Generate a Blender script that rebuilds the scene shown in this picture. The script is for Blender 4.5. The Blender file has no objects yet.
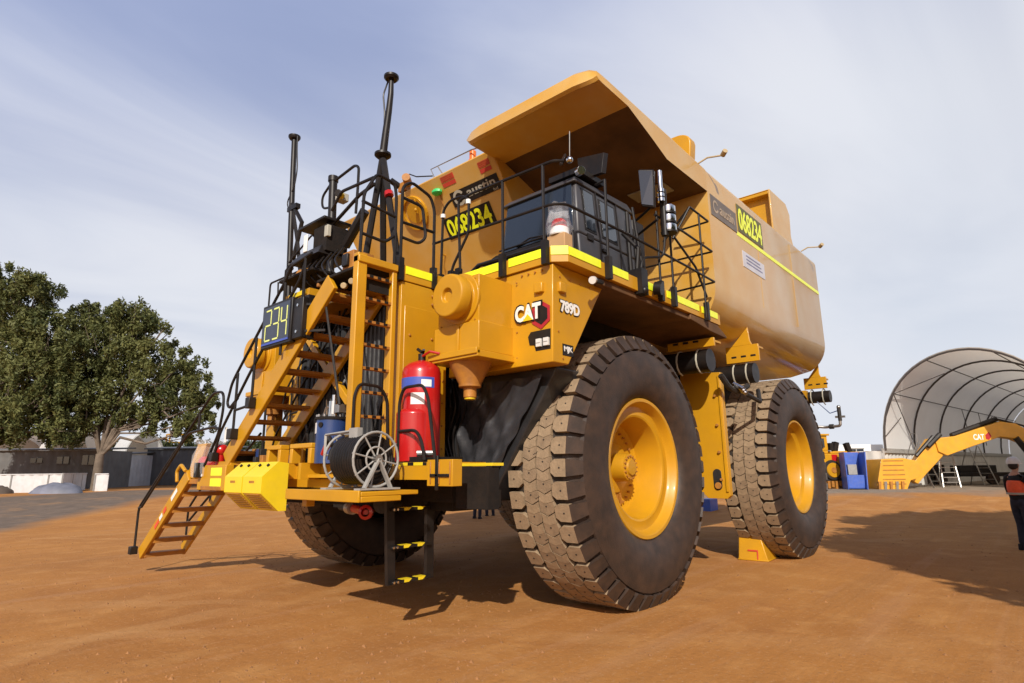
import bpy, math, random
import numpy as np
from mathutils import Vector, Matrix
random.seed(7); RNG = np.random.default_rng(7)
S = bpy.context.scene
COL = S.collection
V = Vector
R_ = math.radians

# ------------------------------------------------------------------ materials
MATS = {}
def mat(name, col, rough=.5, metal=0., var=.12, scale=3., bump=0., bscale=40., coat=0., col2=None, detail=5, spec=.5, alpha=1., dust=None, trans=0.):
    if name in MATS: return MATS[name]
    m = bpy.data.materials.new(name); m.use_nodes = True
    nt = m.node_tree; N = nt.nodes; L = nt.links
    b = N['Principled BSDF']
    tc = N.new('ShaderNodeTexCoord')
    no = N.new('ShaderNodeTexNoise'); no.inputs['Scale'].default_value = scale; no.inputs['Detail'].default_value = detail
    L.new(tc.outputs['Object'], no.inputs['Vector'])
    mr = N.new('ShaderNodeMapRange'); mr.inputs[1].default_value = .3; mr.inputs[2].default_value = .7
    L.new(no.outputs['Fac'], mr.inputs[0])
    mx = N.new('ShaderNodeMix'); mx.data_type = 'RGBA'
    c2 = col2 if col2 else tuple(c*(1-var) for c in col)
    c1 = col if col2 else tuple(min(1, c*(1+var*.6)) for c in col)
    mx.inputs[6].default_value = (*c1, 1); mx.inputs[7].default_value = (*c2, 1)
    L.new(mr.outputs[0], mx.inputs[0])
    out = mx.outputs[2]
    if dust:
        dcol, damt = dust
        n2 = N.new('ShaderNodeTexNoise'); n2.inputs['Scale'].default_value = scale*2.3; n2.inputs['Detail'].default_value = 8
        L.new(tc.outputs['Object'], n2.inputs['Vector'])
        r2 = N.new('ShaderNodeMapRange'); r2.inputs[1].default_value = .35; r2.inputs[2].default_value = .75; r2.inputs[4].default_value = damt; r2.inputs[3].default_value = damt*.25
        L.new(n2.outputs['Fac'], r2.inputs[0])
        m2 = N.new('ShaderNodeMix'); m2.data_type = 'RGBA'; m2.inputs[7].default_value = (*dcol, 1)
        L.new(r2.outputs[0], m2.inputs[0]); L.new(out, m2.inputs[6]); out = m2.outputs[2]
    L.new(out, b.inputs['Base Color'])
    rr = N.new('ShaderNodeMapRange'); rr.inputs[3].default_value = max(.02, rough-.07); rr.inputs[4].default_value = min(1, rough+.09)
    L.new(no.outputs['Fac'], rr.inputs[0]); L.new(rr.outputs[0], b.inputs['Roughness'])
    b.inputs['Metallic'].default_value = metal
    b.inputs['Specular IOR Level'].default_value = spec
    b.inputs['Coat Weight'].default_value = coat; b.inputs['Coat Roughness'].default_value = .12
    b.inputs['Alpha'].default_value = alpha
    b.inputs['Transmission Weight'].default_value = trans
    if bump:
        nb = N.new('ShaderNodeTexNoise'); nb.inputs['Scale'].default_value = bscale; nb.inputs['Detail'].default_value = 6
        L.new(tc.outputs['Object'], nb.inputs['Vector'])
        bp = N.new('ShaderNodeBump'); bp.inputs['Strength'].default_value = bump; bp.inputs['Distance'].default_value = .02
        L.new(nb.outputs['Fac'], bp.inputs['Height']); L.new(bp.outputs[0], b.inputs['Normal'])
    MATS[name] = m; return m

DUSTC = (.42, .24, .11)
YEL = mat('cat_yellow', (.56, .278, .006), .42, var=.12, scale=1.6, coat=.12, bump=.03, bscale=25, spec=.4, dust=((.30,.15,.03), .22))
TANKY = mat('tank_yellow', (.57, .285, .010), .40, var=.06, scale=.8, coat=.5, bump=.03, bscale=3, dust=((.60, .46, .24), .56))  # pale tan layer paints in sky glare on the tank along with dust
DIRTY = mat('dusty_yellow', (.46, .19, .018), .6, var=.3, scale=5, bump=.15, bscale=30, dust=((.24,.10,.04), .6))
BRTY = mat('bright_yellow', (.80, .60, .012), .4, var=.08, scale=4, dust=(DUSTC, .12))
REFL = mat('reflective_tape', (.86, .95, .02), .3, var=.04, scale=9)
BLK = mat('black_paint', (.007, .007, .008), .42, var=.3, scale=4, spec=.35, dust=(DUSTC, .03))
BLKM = mat('black_matt', (.009, .008, .008), .8, var=.3, scale=4, bump=.2, spec=.25, dust=(DUSTC, .03))
WRAP = mat('black_sheet', (.026, .026, .028), .38, var=.4, scale=2.5, bump=1., bscale=2.2)
NAVY = mat('cab_charcoal', (.045, .05, .062), .42, var=.15, scale=3, dust=(DUSTC, .05))
GLASS = mat('tinted_glass', (.016, .022, .032), .07, var=.2, scale=1, spec=.8, coat=.6)
RUB = mat('tyre_rubber', (.022, .016, .014), .55, var=.35, scale=3, bump=.15, bscale=60, dust=((.17,.09,.05), .28))
TREAD = mat('dusty_tread', (.25, .18, .11), .85, var=.25, scale=9, bump=.3, bscale=50, dust=((.40, .28, .17), .5))
TREAD2 = mat('dusty_tread_dark', (.215, .152, .095), .85, var=.25, scale=7, bump=.3, bscale=50, dust=((.36, .25, .15), .5))
GROOV = mat('tread_groove', (.035, .026, .02), .85, var=.3, scale=9)
DARK = mat('dark_machinery', (.02, .017, .015), .6, var=.4, scale=6, bump=.3, bscale=15)
STEEL = mat('bare_steel', (.45, .44, .42), .35, metal=.9, var=.15, scale=8)
GREYP = mat('grey_paint', (.33, .32, .30), .5, var=.15, scale=8)
RED = mat('red_enamel', (.46, .010, .010), .3, var=.1, scale=5, coat=.5)
ORG = mat('orange_paint', (.80, .17, .02), .4)
BLUE = mat('blue_enamel', (.02, .05, .17), .35, var=.2, scale=6, coat=.2)
BBLUE = mat('bright_blue', (.025, .10, .48), .45, var=.15, scale=3, dust=((.4,.35,.3), .15))
WHT = mat('white_paint', (.78, .78, .77), .5, var=.06)
WHTS = mat('sticker_white', (.80, .80, .78), .4, var=.03)
LBL = mat('label_blue', (.05, .09, .42), .4)
SEG = mat('display_digits', (.72, .80, .25), .5, var=.05)
DISP = mat('display_panel', (.035, .045, .075), .35, var=.15, scale=3)
GREEN = mat('green_plastic', (.05, .62, .16), .4)
CARD = mat('cardboard', (.50, .31, .15), .8)
BEIGE = mat('weathered_beige', (.42, .32, .18), .6, var=.2)
CHR = mat('chrome', (.75, .75, .75), .12, metal=1, var=.05)
LAMP = mat('lamp_lens', (.7, .7, .68), .1, var=.1)
REDTX = mat('red_sticker', (.55, .05, .03), .5)
DKRED = mat('emblem_red', (.40, .02, .03), .4)
CLEAR = mat('clear_film', (.9, .9, .92), .12, alpha=.17, var=.02)
HIVIS = mat('hivis_orange', (.95, .13, .04), .7, var=.1, scale=20)
CLOTHD = mat('dark_cloth', (.022, .026, .045), .85, var=.3, scale=15, bump=.3)
CLOTHB = mat('black_cloth', (.012, .012, .015), .85, var=.3, scale=15, bump=.3)
SKIN = mat('skin', (.50, .27, .18), .5, var=.08, scale=20)
HAIR = mat('hair', (.03, .02, .015), .7)
GRYBOX = mat('grey_beige_box', (.42, .40, .33), .6)

# ------------------------------------------------------------------ mesh builder
def frame(d, up=None):
    d = V(d).normalized()
    u = V(up) if up is not None else (V((0,0,1)) if abs(d.z) < .95 else V((1,0,0)))
    s = d.cross(u).normalized(); u = s.cross(d).normalized()
    return d, s, u
def fillet(pts, rad=.08, k=4):
    pts = [V(p) for p in pts]; out = [pts[0]]
    for i in range(1, len(pts)-1):
        a, b, c = pts[i-1], pts[i], pts[i+1]
        l1, l2 = (a-b).length, (c-b).length
        r = min(rad, l1*.45, l2*.45)
        p, q = b+(a-b).normalized()*r, b+(c-b).normalized()*r
        for j in range(k+1):
            t = j/k; out.append(p*(1-t)**2 + b*2*t*(1-t) + q*t*t)
    out.append(pts[-1]); return out
class MB:
    def __init__(s): s.v = []; s.f = []; s.m = []; s.mats = []
    def mi(s, m):
        if m is None: return 0
        if m not in s.mats: s.mats.append(m)
        return s.mats.index(m)
    def add(s, vs, fs, m=None):
        k = len(s.v); s.v += [tuple(v) for v in vs]; i = s.mi(m)
        for f in fs: s.f.append(tuple(a+k for a in f)); s.m.append(i)
        return s
    def box(s, a, b, m=None):
        (x0,y0,z0),(x1,y1,z1) = a, b
        x0,x1 = min(x0,x1),max(x0,x1); y0,y1 = min(y0,y1),max(y0,y1); z0,z1 = min(z0,z1),max(z0,z1)
        v = [(x0,y0,z0),(x1,y0,z0),(x1,y1,z0),(x0,y1,z0),(x0,y0,z1),(x1,y0,z1),(x1,y1,z1),(x0,y1,z1)]
        return s.add(v, [(0,3,2,1),(4,5,6,7),(0,1,5,4),(1,2,6,5),(2,3,7,6),(3,0,4,7)], m)
    def hexa(s, v, m=None): return s.add(v, [(0,3,2,1),(4,5,6,7),(0,1,5,4),(1,2,6,5),(2,3,7,6),(3,0,4,7)], m)
    def beam(s, p0, p1, w, h, m=None, up=None):
        p0, p1 = V(p0), V(p1); d, sd, u = frame(p1-p0, up)
        v = []
        for p in (p0, p1):
            for a, b in ((-1,-1),(1,-1),(1,1),(-1,1)): v.append(p+sd*(a*w/2)+u*(b*h/2))
        return s.add(v, [(0,3,2,1),(4,5,6,7),(0,1,5,4),(1,2,6,5),(2,3,7,6),(3,0,4,7)], m)
    def tube(s, pts, r, m=None, n=8, caps=True, r1=None):
        pts = [V(p) for p in pts]; rings = []; prev = None
        for i, p in enumerate(pts):
            if i == 0: d = pts[1]-p
            elif i == len(pts)-1: d = p-pts[i-1]
            else: d = (pts[i+1]-p).normalized()+(p-pts[i-1]).normalized()
            if d.length < 1e-6: d = V((0,0,1))
            d.normalize()
            if prev is None: d, sd, u = frame(d)
            else:
                sd = (prev - d*prev.dot(d)).normalized(); u = sd.cross(d)
            prev = sd
            rr = r if r1 is None else r+(r1-r)*i/(len(pts)-1)
            rings.append([p+sd*math.cos(2*math.pi*j/n)*rr+u*math.sin(2*math.pi*j/n)*rr for j in range(n)])
        v = [q for g in rings for q in g]; f = []
        for i in range(len(rings)-1):
            for j in range(n):
                a, b = i*n+j, i*n+(j+1)%n
                f.append((a, b, b+n, a+n))
        if caps:
            f.append(tuple(reversed(range(n)))); f.append(tuple((len(rings)-1)*n+j for j in range(n)))
        return s.add(v, f, m)
    def cyl(s, p0, p1, r, m=None, n=24, r1=None): return s.tube([p0, p1], r, m, n, True, r1 if r1 is not None else r)
    def lathe(s, prof, o=(0,0,0), axis=(0,0,1), n=48, m=None, ms=None):
        o = V(o); d, sd, u = frame(axis); v = []; k = len(prof)
        for (r, a) in prof:
            for j in range(n):
                t = 2*math.pi*j/n
                v.append(o+d*a+sd*(math.cos(t)*r)+u*(math.sin(t)*r))
        base = len(s.v); s.v += [tuple(q) for q in v]
        for i in range(k-1):
            mi = s.mi(ms[i] if ms else m)
            for j in range(n):
                a, b = i*n+j, i*n+(j+1)%n
                s.f.append((base+a, base+b, base+b+n, base+a+n)); s.m.append(mi)
        return s
    def prism(s, poly, axis, a0, a1, m=None):
        def P(p, a):
            if axis == 'x': return (a, p[0], p[1])
            if axis == 'y': return (p[0], a, p[1])
            return (p[0], p[1], a)
        n = len(poly); v = [P(p, a0) for p in poly]+[P(p, a1) for p in poly]
        f = [tuple(range(n)), tuple(reversed(range(n, 2*n)))]+[(i, i+n, (i+1)%n+n, (i+1)%n) for i in range(n)]
        return s.add(v, f, m)
    def ball(s, c, r, m=None, n=12, sc=(1,1,1)):
        c = V(c); v = []; f = []
        for i in range(1, n//2):
            t = math.pi*i/(n//2)
            for j in range(n):
                a = 2*math.pi*j/n
                v.append(c+V((r*sc[0]*math.sin(t)*math.cos(a), r*sc[1]*math.sin(t)*math.sin(a), r*sc[2]*math.cos(t))))
        k = n//2-1
        for i in range(k-1):
            for j in range(n):
                a, b = i*n+j, i*n+(j+1)%n; f.append((a, a+n, b+n, b))
        v.append(c+V((0,0,r*sc[2]))); v.append(c-V((0,0,r*sc[2])))
        for j in range(n):
            f.append((k*n, j, (j+1)%n)); f.append((k*n+1, (k-1)*n+(j+1)%n, (k-1)*n+j))
        return s.add(v, f, m)
    def build(s, name, parent=None, m=None, smooth=38, bevel=0., label=None):
        me = bpy.data.meshes.new(name); me.from_pydata(s.v, [], s.f)
        if not s.mats: s.mats = [m or YEL]
        for x in s.mats: me.materials.append(x if x else (m or YEL))
        me.polygons.foreach_set('material_index', s.m)
        import bmesh
        bm = bmesh.new(); bm.from_mesh(me); bmesh.ops.recalc_face_normals(bm, faces=bm.faces); bm.to_mesh(me); bm.free()
        if smooth:
            me.shade_smooth(); me.set_sharp_from_angle(angle=R_(smooth))
        o = bpy.data.objects.new(name, me); COL.objects.link(o)
        if parent: o.parent = parent
        if bevel:
            b = o.modifiers.new('bevel', 'BEVEL'); b.width = bevel; b.segments = 2; b.limit_method = 'ANGLE'; b.angle_limit = R_(40)
            b.harden_normals = False
        if label: o['label'] = label
        return o
def empty(name, loc=(0,0,0), rz=0):
    o = bpy.data.objects.new(name, None); COL.objects.link(o); o.location = loc; o.rotation_euler = (0,0,rz); o.empty_display_size = .2
    return o
def tag(o, label, cat, group=None):
    o['label'] = label; o['category'] = cat
    if group: o['group'] = group
    return o
def struct(o, kind='structure'): o['kind'] = kind; return o
def text(s, name, c, right, up, w, h, m, parent=None, off=0., ext=.002, fit=True, shear=0., label=None):
    cu = bpy.data.curves.new(name, 'FONT'); cu.body = s; cu.extrude = .02; cu.offset = off; cu.shear = shear; cu.resolution_u = 3
    t = bpy.data.objects.new(name, cu); COL.objects.link(t)
    bpy.context.view_layer.update()
    dg = bpy.context.evaluated_depsgraph_get()
    me = bpy.data.meshes.new_from_object(t.evaluated_get(dg)); bpy.data.objects.remove(t)
    co = np.array([v.co[:] for v in me.vertices]); lo, hi = co.min(0), co.max(0)
    c = V(c); r = V(right).normalized(); u = V(up).normalized(); n = r.cross(u).normalized()
    for v in me.vertices:
        a = (v.co.x-(lo[0]+hi[0])/2)/(hi[0]-lo[0])*w; b = (v.co.y-(lo[1]+hi[1])/2)/(hi[1]-lo[1])*h
        d = (v.co.z-lo[2])/(hi[2]-lo[2])*ext*2
        v.co = c+r*a+u*b+n*d
    me.materials.clear(); me.materials.append(m)
    o = bpy.data.objects.new(name, me); COL.objects.link(o)
    if parent: o.parent = parent
    if label: o['label'] = label
    return o

# ------------------------------------------------------------------ camera (world frame = truck frame: x forward, y to the truck's left)
f_px, cx, cy, H, az, pi_, ro = 592.034, 7.1074, 7.1829, 1.694, 3.86709, .213157, -.0094733
F = V((math.cos(az)*math.cos(pi_), math.sin(az)*math.cos(pi_), math.sin(pi_)))
Rt = V((math.sin(az), -math.cos(az), 0)); Up = Rt.cross(F)
Rt, Up = Rt*math.cos(ro)+Up*math.sin(ro), -Rt*math.sin(ro)+Up*math.cos(ro)
cam = bpy.data.cameras.new('camera'); co = bpy.data.objects.new('camera', cam); COL.objects.link(co)
cam.sensor_width = 36; cam.lens = f_px*36/1024; cam.clip_end = 3000; cam.clip_start = .05
M = Matrix((Rt, Up, -F)).transposed().to_4x4(); M.translation = V((cx, cy, H)); co.matrix_world = M
S.camera = co
FW = V((math.cos(az), math.sin(az), 0)); RW = V((math.sin(az), -math.cos(az), 0))
def site(lat, dep):            # survey point on the yard: metres to the right and ahead of the standpoint
    return V((cx, cy, 0))+RW*lat+FW*dep
def ss(a, b, x):
    t = min(1, max(0, (x-a)/(b-a))); return t*t*(3-2*t)
def gz(x, y):                  # the yard rises gently towards its far side
    d = (V((x, y, 0))-V((cx, cy, 0))).dot(FW)
    return .5*ss(19, 32, d)
def on(lat, dep, dz=0):
    p = site(lat, dep); p.z = gz(p.x, p.y)+dz; return p

# ------------------------------------------------------------------ world and sun
SAZ, SEL = R_(37.7), R_(33)
w = bpy.data.worlds.new('World'); S.world = w; w.use_nodes = True
nt = w.node_tree; N = nt.nodes; L = nt.links
bg = N['Background']; sky = N.new('ShaderNodeTexSky'); sky.sky_type = 'NISHITA'; sky.sun_disc = False
sky.sun_elevation = SEL; sky.sun_rotation = math.pi/2-SAZ; sky.air_density = 1.; sky.dust_density = 1.2; sky.ozone_density = 1.5
tc = N.new('ShaderNodeTexCoord')
sep = N.new('ShaderNodeSeparateXYZ'); L.new(tc.outputs['Generated'], sep.inputs[0])
zz = N.new('ShaderNodeMath'); zz.operation = 'ADD'; zz.inputs[1].default_value = .12; L.new(sep.outputs['Z'], zz.inputs[0])
zm = N.new('ShaderNodeMath'); zm.operation = 'MAXIMUM'; zm.inputs[1].default_value = .05; L.new(zz.outputs[0], zm.inputs[0])
dv = N.new('ShaderNodeVectorMath'); dv.operation = 'SCALE'
iv = N.new('ShaderNodeMath'); iv.operation = 'DIVIDE'; iv.inputs[0].default_value = 1; L.new(zm.outputs[0], iv.inputs[1])
L.new(tc.outputs['Generated'], dv.inputs[0]); L.new(iv.outputs[0], dv.inputs['Scale'])
mp = N.new('ShaderNodeMapping'); mp.inputs['Rotation'].default_value = (0,0,R_(70)); mp.inputs['Scale'].default_value = (.55, 1.1, 0); L.new(dv.outputs[0], mp.inputs[0])
n1 = N.new('ShaderNodeTexNoise'); n1.inputs['Scale'].default_value = 1.1; n1.inputs['Detail'].default_value = 7; n1.inputs['Roughness'].default_value = .5; n1.inputs['Distortion'].default_value = .6
L.new(mp.outputs[0], n1.inputs['Vector'])
cr = N.new('ShaderNodeMapRange'); cr.inputs[1].default_value = .30; cr.inputs[2].default_value = .62; cr.inputs[3].default_value = .80; cr.inputs[4].default_value = 1.
L.new(n1.outputs['Fac'], cr.inputs[0])
hz = N.new('ShaderNodeMapRange'); hz.inputs[1].default_value = 0.02; hz.inputs[2].default_value = .62; hz.inputs[3].default_value = 1.; hz.inputs[4].default_value = 0.
hz.interpolation_type = 'SMOOTHSTEP'
L.new(sep.outputs['Z'], hz.inputs[0])
mxx = N.new('ShaderNodeMath'); mxx.operation = 'MAXIMUM'; L.new(cr.outputs[0], mxx.inputs[0]); L.new(hz.outputs[0], mxx.inputs[1])
n2 = N.new('ShaderNodeTexNoise'); n2.inputs['Scale'].default_value = .8; n2.inputs['Detail'].default_value = 4; L.new(mp.outputs[0], n2.inputs['Vector'])
cc = N.new('ShaderNodeMix'); cc.data_type = 'RGBA'
cc.inputs[6].default_value = (7.1, 7.65, 8.6, 1); cc.inputs[7].default_value = (8.3, 8.3, 8.8, 1); L.new(n2.outputs['Fac'], cc.inputs[0])
hi = N.new('ShaderNodeMix'); hi.data_type = 'RGBA'; hi.inputs[7].default_value = (3.6, 4.3, 6.7, 1)
hr_ = N.new('ShaderNodeMapRange'); hr_.interpolation_type = 'SMOOTHSTEP'; hr_.inputs[1].default_value = .30; hr_.inputs[2].default_value = .80
nz = N.new('ShaderNodeMath'); nz.operation = 'MULTIPLY_ADD'; nz.inputs[1].default_value = -.55; L.new(n1.outputs['Fac'], nz.inputs[0])
za = N.new('ShaderNodeMath'); za.operation = 'ADD'; za.inputs[1].default_value = .27; L.new(sep.outputs['Z'], za.inputs[0]); L.new(za.outputs[0], nz.inputs[2])
lr = N.new('ShaderNodeVectorMath'); lr.operation = 'DOT_PRODUCT'; lr.inputs[1].default_value = (RW.x, RW.y, 0); L.new(tc.outputs['Generated'], lr.inputs[0])
lm = N.new('ShaderNodeMath'); lm.operation = 'MULTIPLY_ADD'; lm.inputs[1].default_value = -.26; L.new(lr.outputs['Value'], lm.inputs[0]); L.new(nz.outputs[0], lm.inputs[2])
L.new(lm.outputs[0], hr_.inputs[0]); L.new(hr_.outputs[0], hi.inputs[0]); L.new(cc.outputs[2], hi.inputs[6])
mm = N.new('ShaderNodeMix'); mm.data_type = 'RGBA'
def wmath(op, a, b_):
    x = N.new('ShaderNodeMath'); x.operation = op
    for i, c in ((0, a), (1, b_)):
        if isinstance(c, (int, float)): x.inputs[i].default_value = c
        else: L.new(c, x.inputs[i])
    return x.outputs[0]
def wrange(v, a, b_, c, d):
    r = N.new('ShaderNodeMapRange'); r.interpolation_type = 'SMOOTHSTEP'; r.inputs[1].default_value = a; r.inputs[2].default_value = b_; r.inputs[3].default_value = c; r.inputs[4].default_value = d; L.new(v, r.inputs[0]); return r.outputs[0]
dt = N.new('ShaderNodeVectorMath'); dt.operation = 'DOT_PRODUCT'; dt.inputs[1].default_value = (FW.x, FW.y, 0); L.new(tc.outputs['Generated'], dt.inputs[0])
cover = wmath('MULTIPLY', wrange(dt.outputs['Value'], -.35, .35, .12, 1.), wrange(sep.outputs['Z'], .68, .9, 1., .15))   # cloud mostly ahead; unseen sky overhead and behind thinned to cut fill light
tint = N.new('ShaderNodeMix'); tint.data_type = 'RGBA'; tint.blend_type = 'MULTIPLY'; tint.inputs[0].default_value = 1; tint.inputs[7].default_value = (1.15, 1.0, 1.0, 1)
L.new(sky.outputs[0], tint.inputs[6])
L.new(wmath('MULTIPLY', mxx.outputs[0], cover), mm.inputs[0]); L.new(tint.outputs[2], mm.inputs[6]); L.new(hi.outputs[2], mm.inputs[7])
L.new(mm.outputs[2], bg.inputs[0]); bg.inputs[1].default_value = .1
sl = bpy.data.lights.new('sun', 'SUN'); sl.energy = 4.7; sl.angle = R_(.6); sl.color = (1, .93, .82)
so = bpy.data.objects.new('sun', sl); COL.objects.link(so)
sd = V((math.cos(SAZ)*math.cos(SEL), math.sin(SAZ)*math.cos(SEL), math.sin(SEL)))
so.rotation_euler = sd.to_track_quat('Z', 'Y').to_euler(); so.location = sd*60
S.view_settings.view_transform = 'Standard'; S.view_settings.look = 'None'; S.view_settings.exposure = 0; S.view_settings.gamma = 1

# ------------------------------------------------------------------ ground
def ground_material():
    m = bpy.data.materials.new('red_dirt'); m.use_nodes = True; nt = m.node_tree; N = nt.nodes; L = nt.links; b = N['Principled BSDF']
    tc = N.new('ShaderNodeTexCoord'); P = tc.outputs['Object']
    def noise(sc, det=6, rough=.55, vec=P, dist=0.):
        n = N.new('ShaderNodeTexNoise'); n.inputs['Scale'].default_value = sc; n.inputs['Detail'].default_value = det; n.inputs['Roughness'].default_value = rough; n.inputs['Distortion'].default_value = dist
        L.new(vec, n.inputs['Vector']); return n.outputs['Fac']
    def rng(s, a, b_, c=0., d=1.):
        r = N.new('ShaderNodeMapRange'); r.inputs[1].default_value = a; r.inputs[2].default_value = b_; r.inputs[3].default_value = c; r.inputs[4].default_value = d; L.new(s, r.inputs[0]); return r.outputs[0]
    def mix(fac, c1, c2):
        x = N.new('ShaderNodeMix'); x.data_type = 'RGBA'; L.new(fac, x.inputs[0])
        for i, c in ((6, c1), (7, c2)):
            if isinstance(c, tuple): x.inputs[i].default_value = (*c, 1)
            else: L.new(c, x.inputs[i])
        return x.outputs[2]
    def math_(op, a, b_):
        x = N.new('ShaderNodeMath'); x.operation = op
        for i, c in ((0, a), (1, b_)):
            if isinstance(c, (int, float)): x.inputs[i].default_value = c
            else: L.new(c, x.inputs[i])
        return x.outputs[0]
    c = mix(rng(noise(.35, 5), .35, .65), (.46, .205, .056), (.385, .165, .046))
    c = mix(rng(noise(1.9, 8), .5, .75, 0, .6), c, (.58, .30, .105))
    c = mix(rng(noise(.9, 9, .7, dist=1.2), .55, .7, 0, .55), c, (.33, .135, .042))
    mpp = N.new('ShaderNodeMapping'); mpp.inputs['Rotation'].default_value = (0, 0, R_(24)); mpp.inputs['Scale'].default_value = (.10, 1.6, 1); L.new(P, mpp.inputs[0])
    tr = noise(1.2, 5, .6, mpp.outputs[0])
    c = mix(rng(tr, .52, .66, 0, .45), c, (.35, .16, .052))
    mp2 = N.new('ShaderNodeMapping'); mp2.inputs['Rotation'].default_value = (0, 0, R_(-38)); mp2.inputs['Scale'].default_value = (.12, 2.2, 1); L.new(P, mp2.inputs[0])
    c = mix(rng(noise(1., 4, .5, mp2.outputs[0]), .58, .68, 0, .4), c, (.47, .24, .11))
    # paired wheel tracks
    for ang, off, per in ((31, .3, 5.2), (-52, 1.9, 9.), (8, 3.1, 12.)):
        wv = N.new('ShaderNodeVectorMath'); wv.operation = 'DOT_PRODUCT'; wv.inputs[1].default_value = (math.sin(R_(ang)), -math.cos(R_(ang)), 0); L.new(P, wv.inputs[0])
        u = math_('ADD', wv.outputs['Value'], math_('MULTIPLY', math_('SUBTRACT', noise(.12, 3), .5), 5.)); u = math_('MODULO', math_('ADD', u, 200+off), per)
        band = math_('MULTIPLY', rng(u, .0, .10), rng(u, .42, .52, 1., 0.)); band2 = math_('MULTIPLY', rng(u, 1.9, 2.0), rng(u, 2.32, 2.42, 1., 0.))
        trk = math_('MULTIPLY', math_('ADD', band, band2), rng(noise(.33, 4), .45, .62, 0, .32))
        c = mix(trk, c, (.57, .31, .125) if ang < 30 else (.36, .165, .055))
    c = mix(rng(noise(22, 3, .6), .56, .72, 0, .6), c, (.52, .30, .15))
    c = mix(rng(noise(45, 2, .6), .64, .72, 0, .55), c, (.18, .09, .045))
    # pale gravel apron on the far side of the yard, grey service road to the left
    def dotv(vx, vy, off):
        d = N.new('ShaderNodeVectorMath'); d.operation = 'DOT_PRODUCT'; d.inputs[1].default_value = (vx, vy, 0); L.new(P, d.inputs[0])
        return math_('SUBTRACT', d.outputs['Value'], off)
    dep = dotv(FW.x, FW.y, cx*FW.x+cy*FW.y); lat = dotv(RW.x, RW.y, cx*RW.x+cy*RW.y)
    wob = math_('MULTIPLY', math_('SUBTRACT', noise(.25, 4), .5), 7.)
    gr = mix(rng(noise(3, 6), .35, .65), (.30, .24, .18), (.22, .18, .14))
    c = mix(math_('MULTIPLY', rng(math_('ADD', dep, wob), 27.5, 30), rng(lat, -14, -9)), c, gr)
    wob2 = math_('MULTIPLY', wob, .3); nl = math_('MULTIPLY', lat, -1.)
    e1 = rng(math_('ADD', math_('SUBTRACT', nl, math_('MULTIPLY', dep, .19)), wob2), 11.6, 12.8)
    e2 = rng(math_('ADD', nl, wob2), 27.0, 28.6, 1., 0.); e3 = rng(math_('ADD', dep, wob2), 43, 45, 1., 0.)
    rd = mix(rng(noise(2.2, 7), .35, .65), (.20, .15, .115), (.14, .108, .085)); rd = mix(rng(noise(.5, 6, .7), .52, .62, 0, .6), rd, (.33, .20, .11))
    c = mix(math_('MULTIPLY', math_('MULTIPLY', e1, e2), e3), c, rd)
    c = mix(rng(dep, 66, 70), c, mix(rng(noise(1, 6), .4, .6), (.20, .13, .07), (.12, .13, .05)))
    L.new(c, b.inputs['Base Color']); b.inputs['Roughness'].default_value = .95; b.inputs['Specular IOR Level'].default_value = .15
    h = math_('ADD', math_('MULTIPLY', noise(9, 8, .7), .5), math_('MULTIPLY', noise(60, 4, .7), .18))
    h = math_('ADD', h, math_('MULTIPLY', tr, .6))
    bp = N.new('ShaderNodeBump'); bp.inputs['Strength'].default_value = .75; bp.inputs['Distance'].default_value = .05; L.new(h, bp.inputs['Height']); L.new(bp.outputs[0], b.inputs['Normal'])
    return m
def make_ground():
    g = MB(); lats = sorted(set([-1500,-600,-250,-120]+list(range(-80, 84, 4))+[120,250,600,1500]))
    deps = [-300,-60,-20,-8,0,4,8,12,15]+[x*.75+17 for x in range(24)]+[40,50,80,150,400,1000,2200]
    for d in deps:
        for l in lats:
            p = site(l, d); p.z = .5*ss(19, 32, d); g.v.append(tuple(p))
    n = len(lats)
    for i in range(len(deps)-1):
        for j in range(n-1):
            a = i*n+j; g.f.append((a, a+1, a+n+1, a+n)); g.m.append(0)
    g.mats = [ground_material()]
    o = g.build('ground', smooth=80); struct(o)
    # make sure it faces up
    return o
make_ground()
def stones():
    g = MB(); rnd = random.Random(3); st = mat('stone', (.30, .14, .05), .9, var=.4, scale=2)
    for i in range(5200):
        d = 1.6+rnd.random()**1.7*16; l = (rnd.random()-.5)*2*(d*.95+.5)
        if rnd.random() < .5: l = -abs(l)*rnd.random()**.4
        p = site(l, d)
        r = .006+.018*rnd.random()**3
        if i < 900: p = site(-2.6+rnd.gauss(0,.9), 4.6+rnd.gauss(0,.7)) if i % 2 else site(-3.6+rnd.gauss(0,.8), 3.7+rnd.gauss(0,.35)); r *= .7
        k = [V((rnd.uniform(-1,1), rnd.uniform(-1,1), 0)).normalized()*r*rnd.uniform(.8, 1.5) for _ in range(2)]
        v = [p+V((r*math.cos(t), r*1.2*math.sin(t), 0)) for t in (0, 1.3, 2.5, 3.8, 5.)]+[p+V((rnd.uniform(-.3,.3)*r, rnd.uniform(-.3,.3)*r, r*.9))]
        g.add(v, [(0,1,5),(1,2,5),(2,3,5),(3,4,5),(4,0,5)], st)
    o = g.build('loose_stones', smooth=0); o['kind'] = 'stuff'; o['label'] = 'small loose stones scattered over the red dirt'; o['category'] = 'gravel'
stones()

# ================================================================== THE TRUCK
T = empty('water_truck')
tag(T, 'huge yellow mining water truck with canopy over the black cab and diagonal front stairs', 'water truck')

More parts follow.
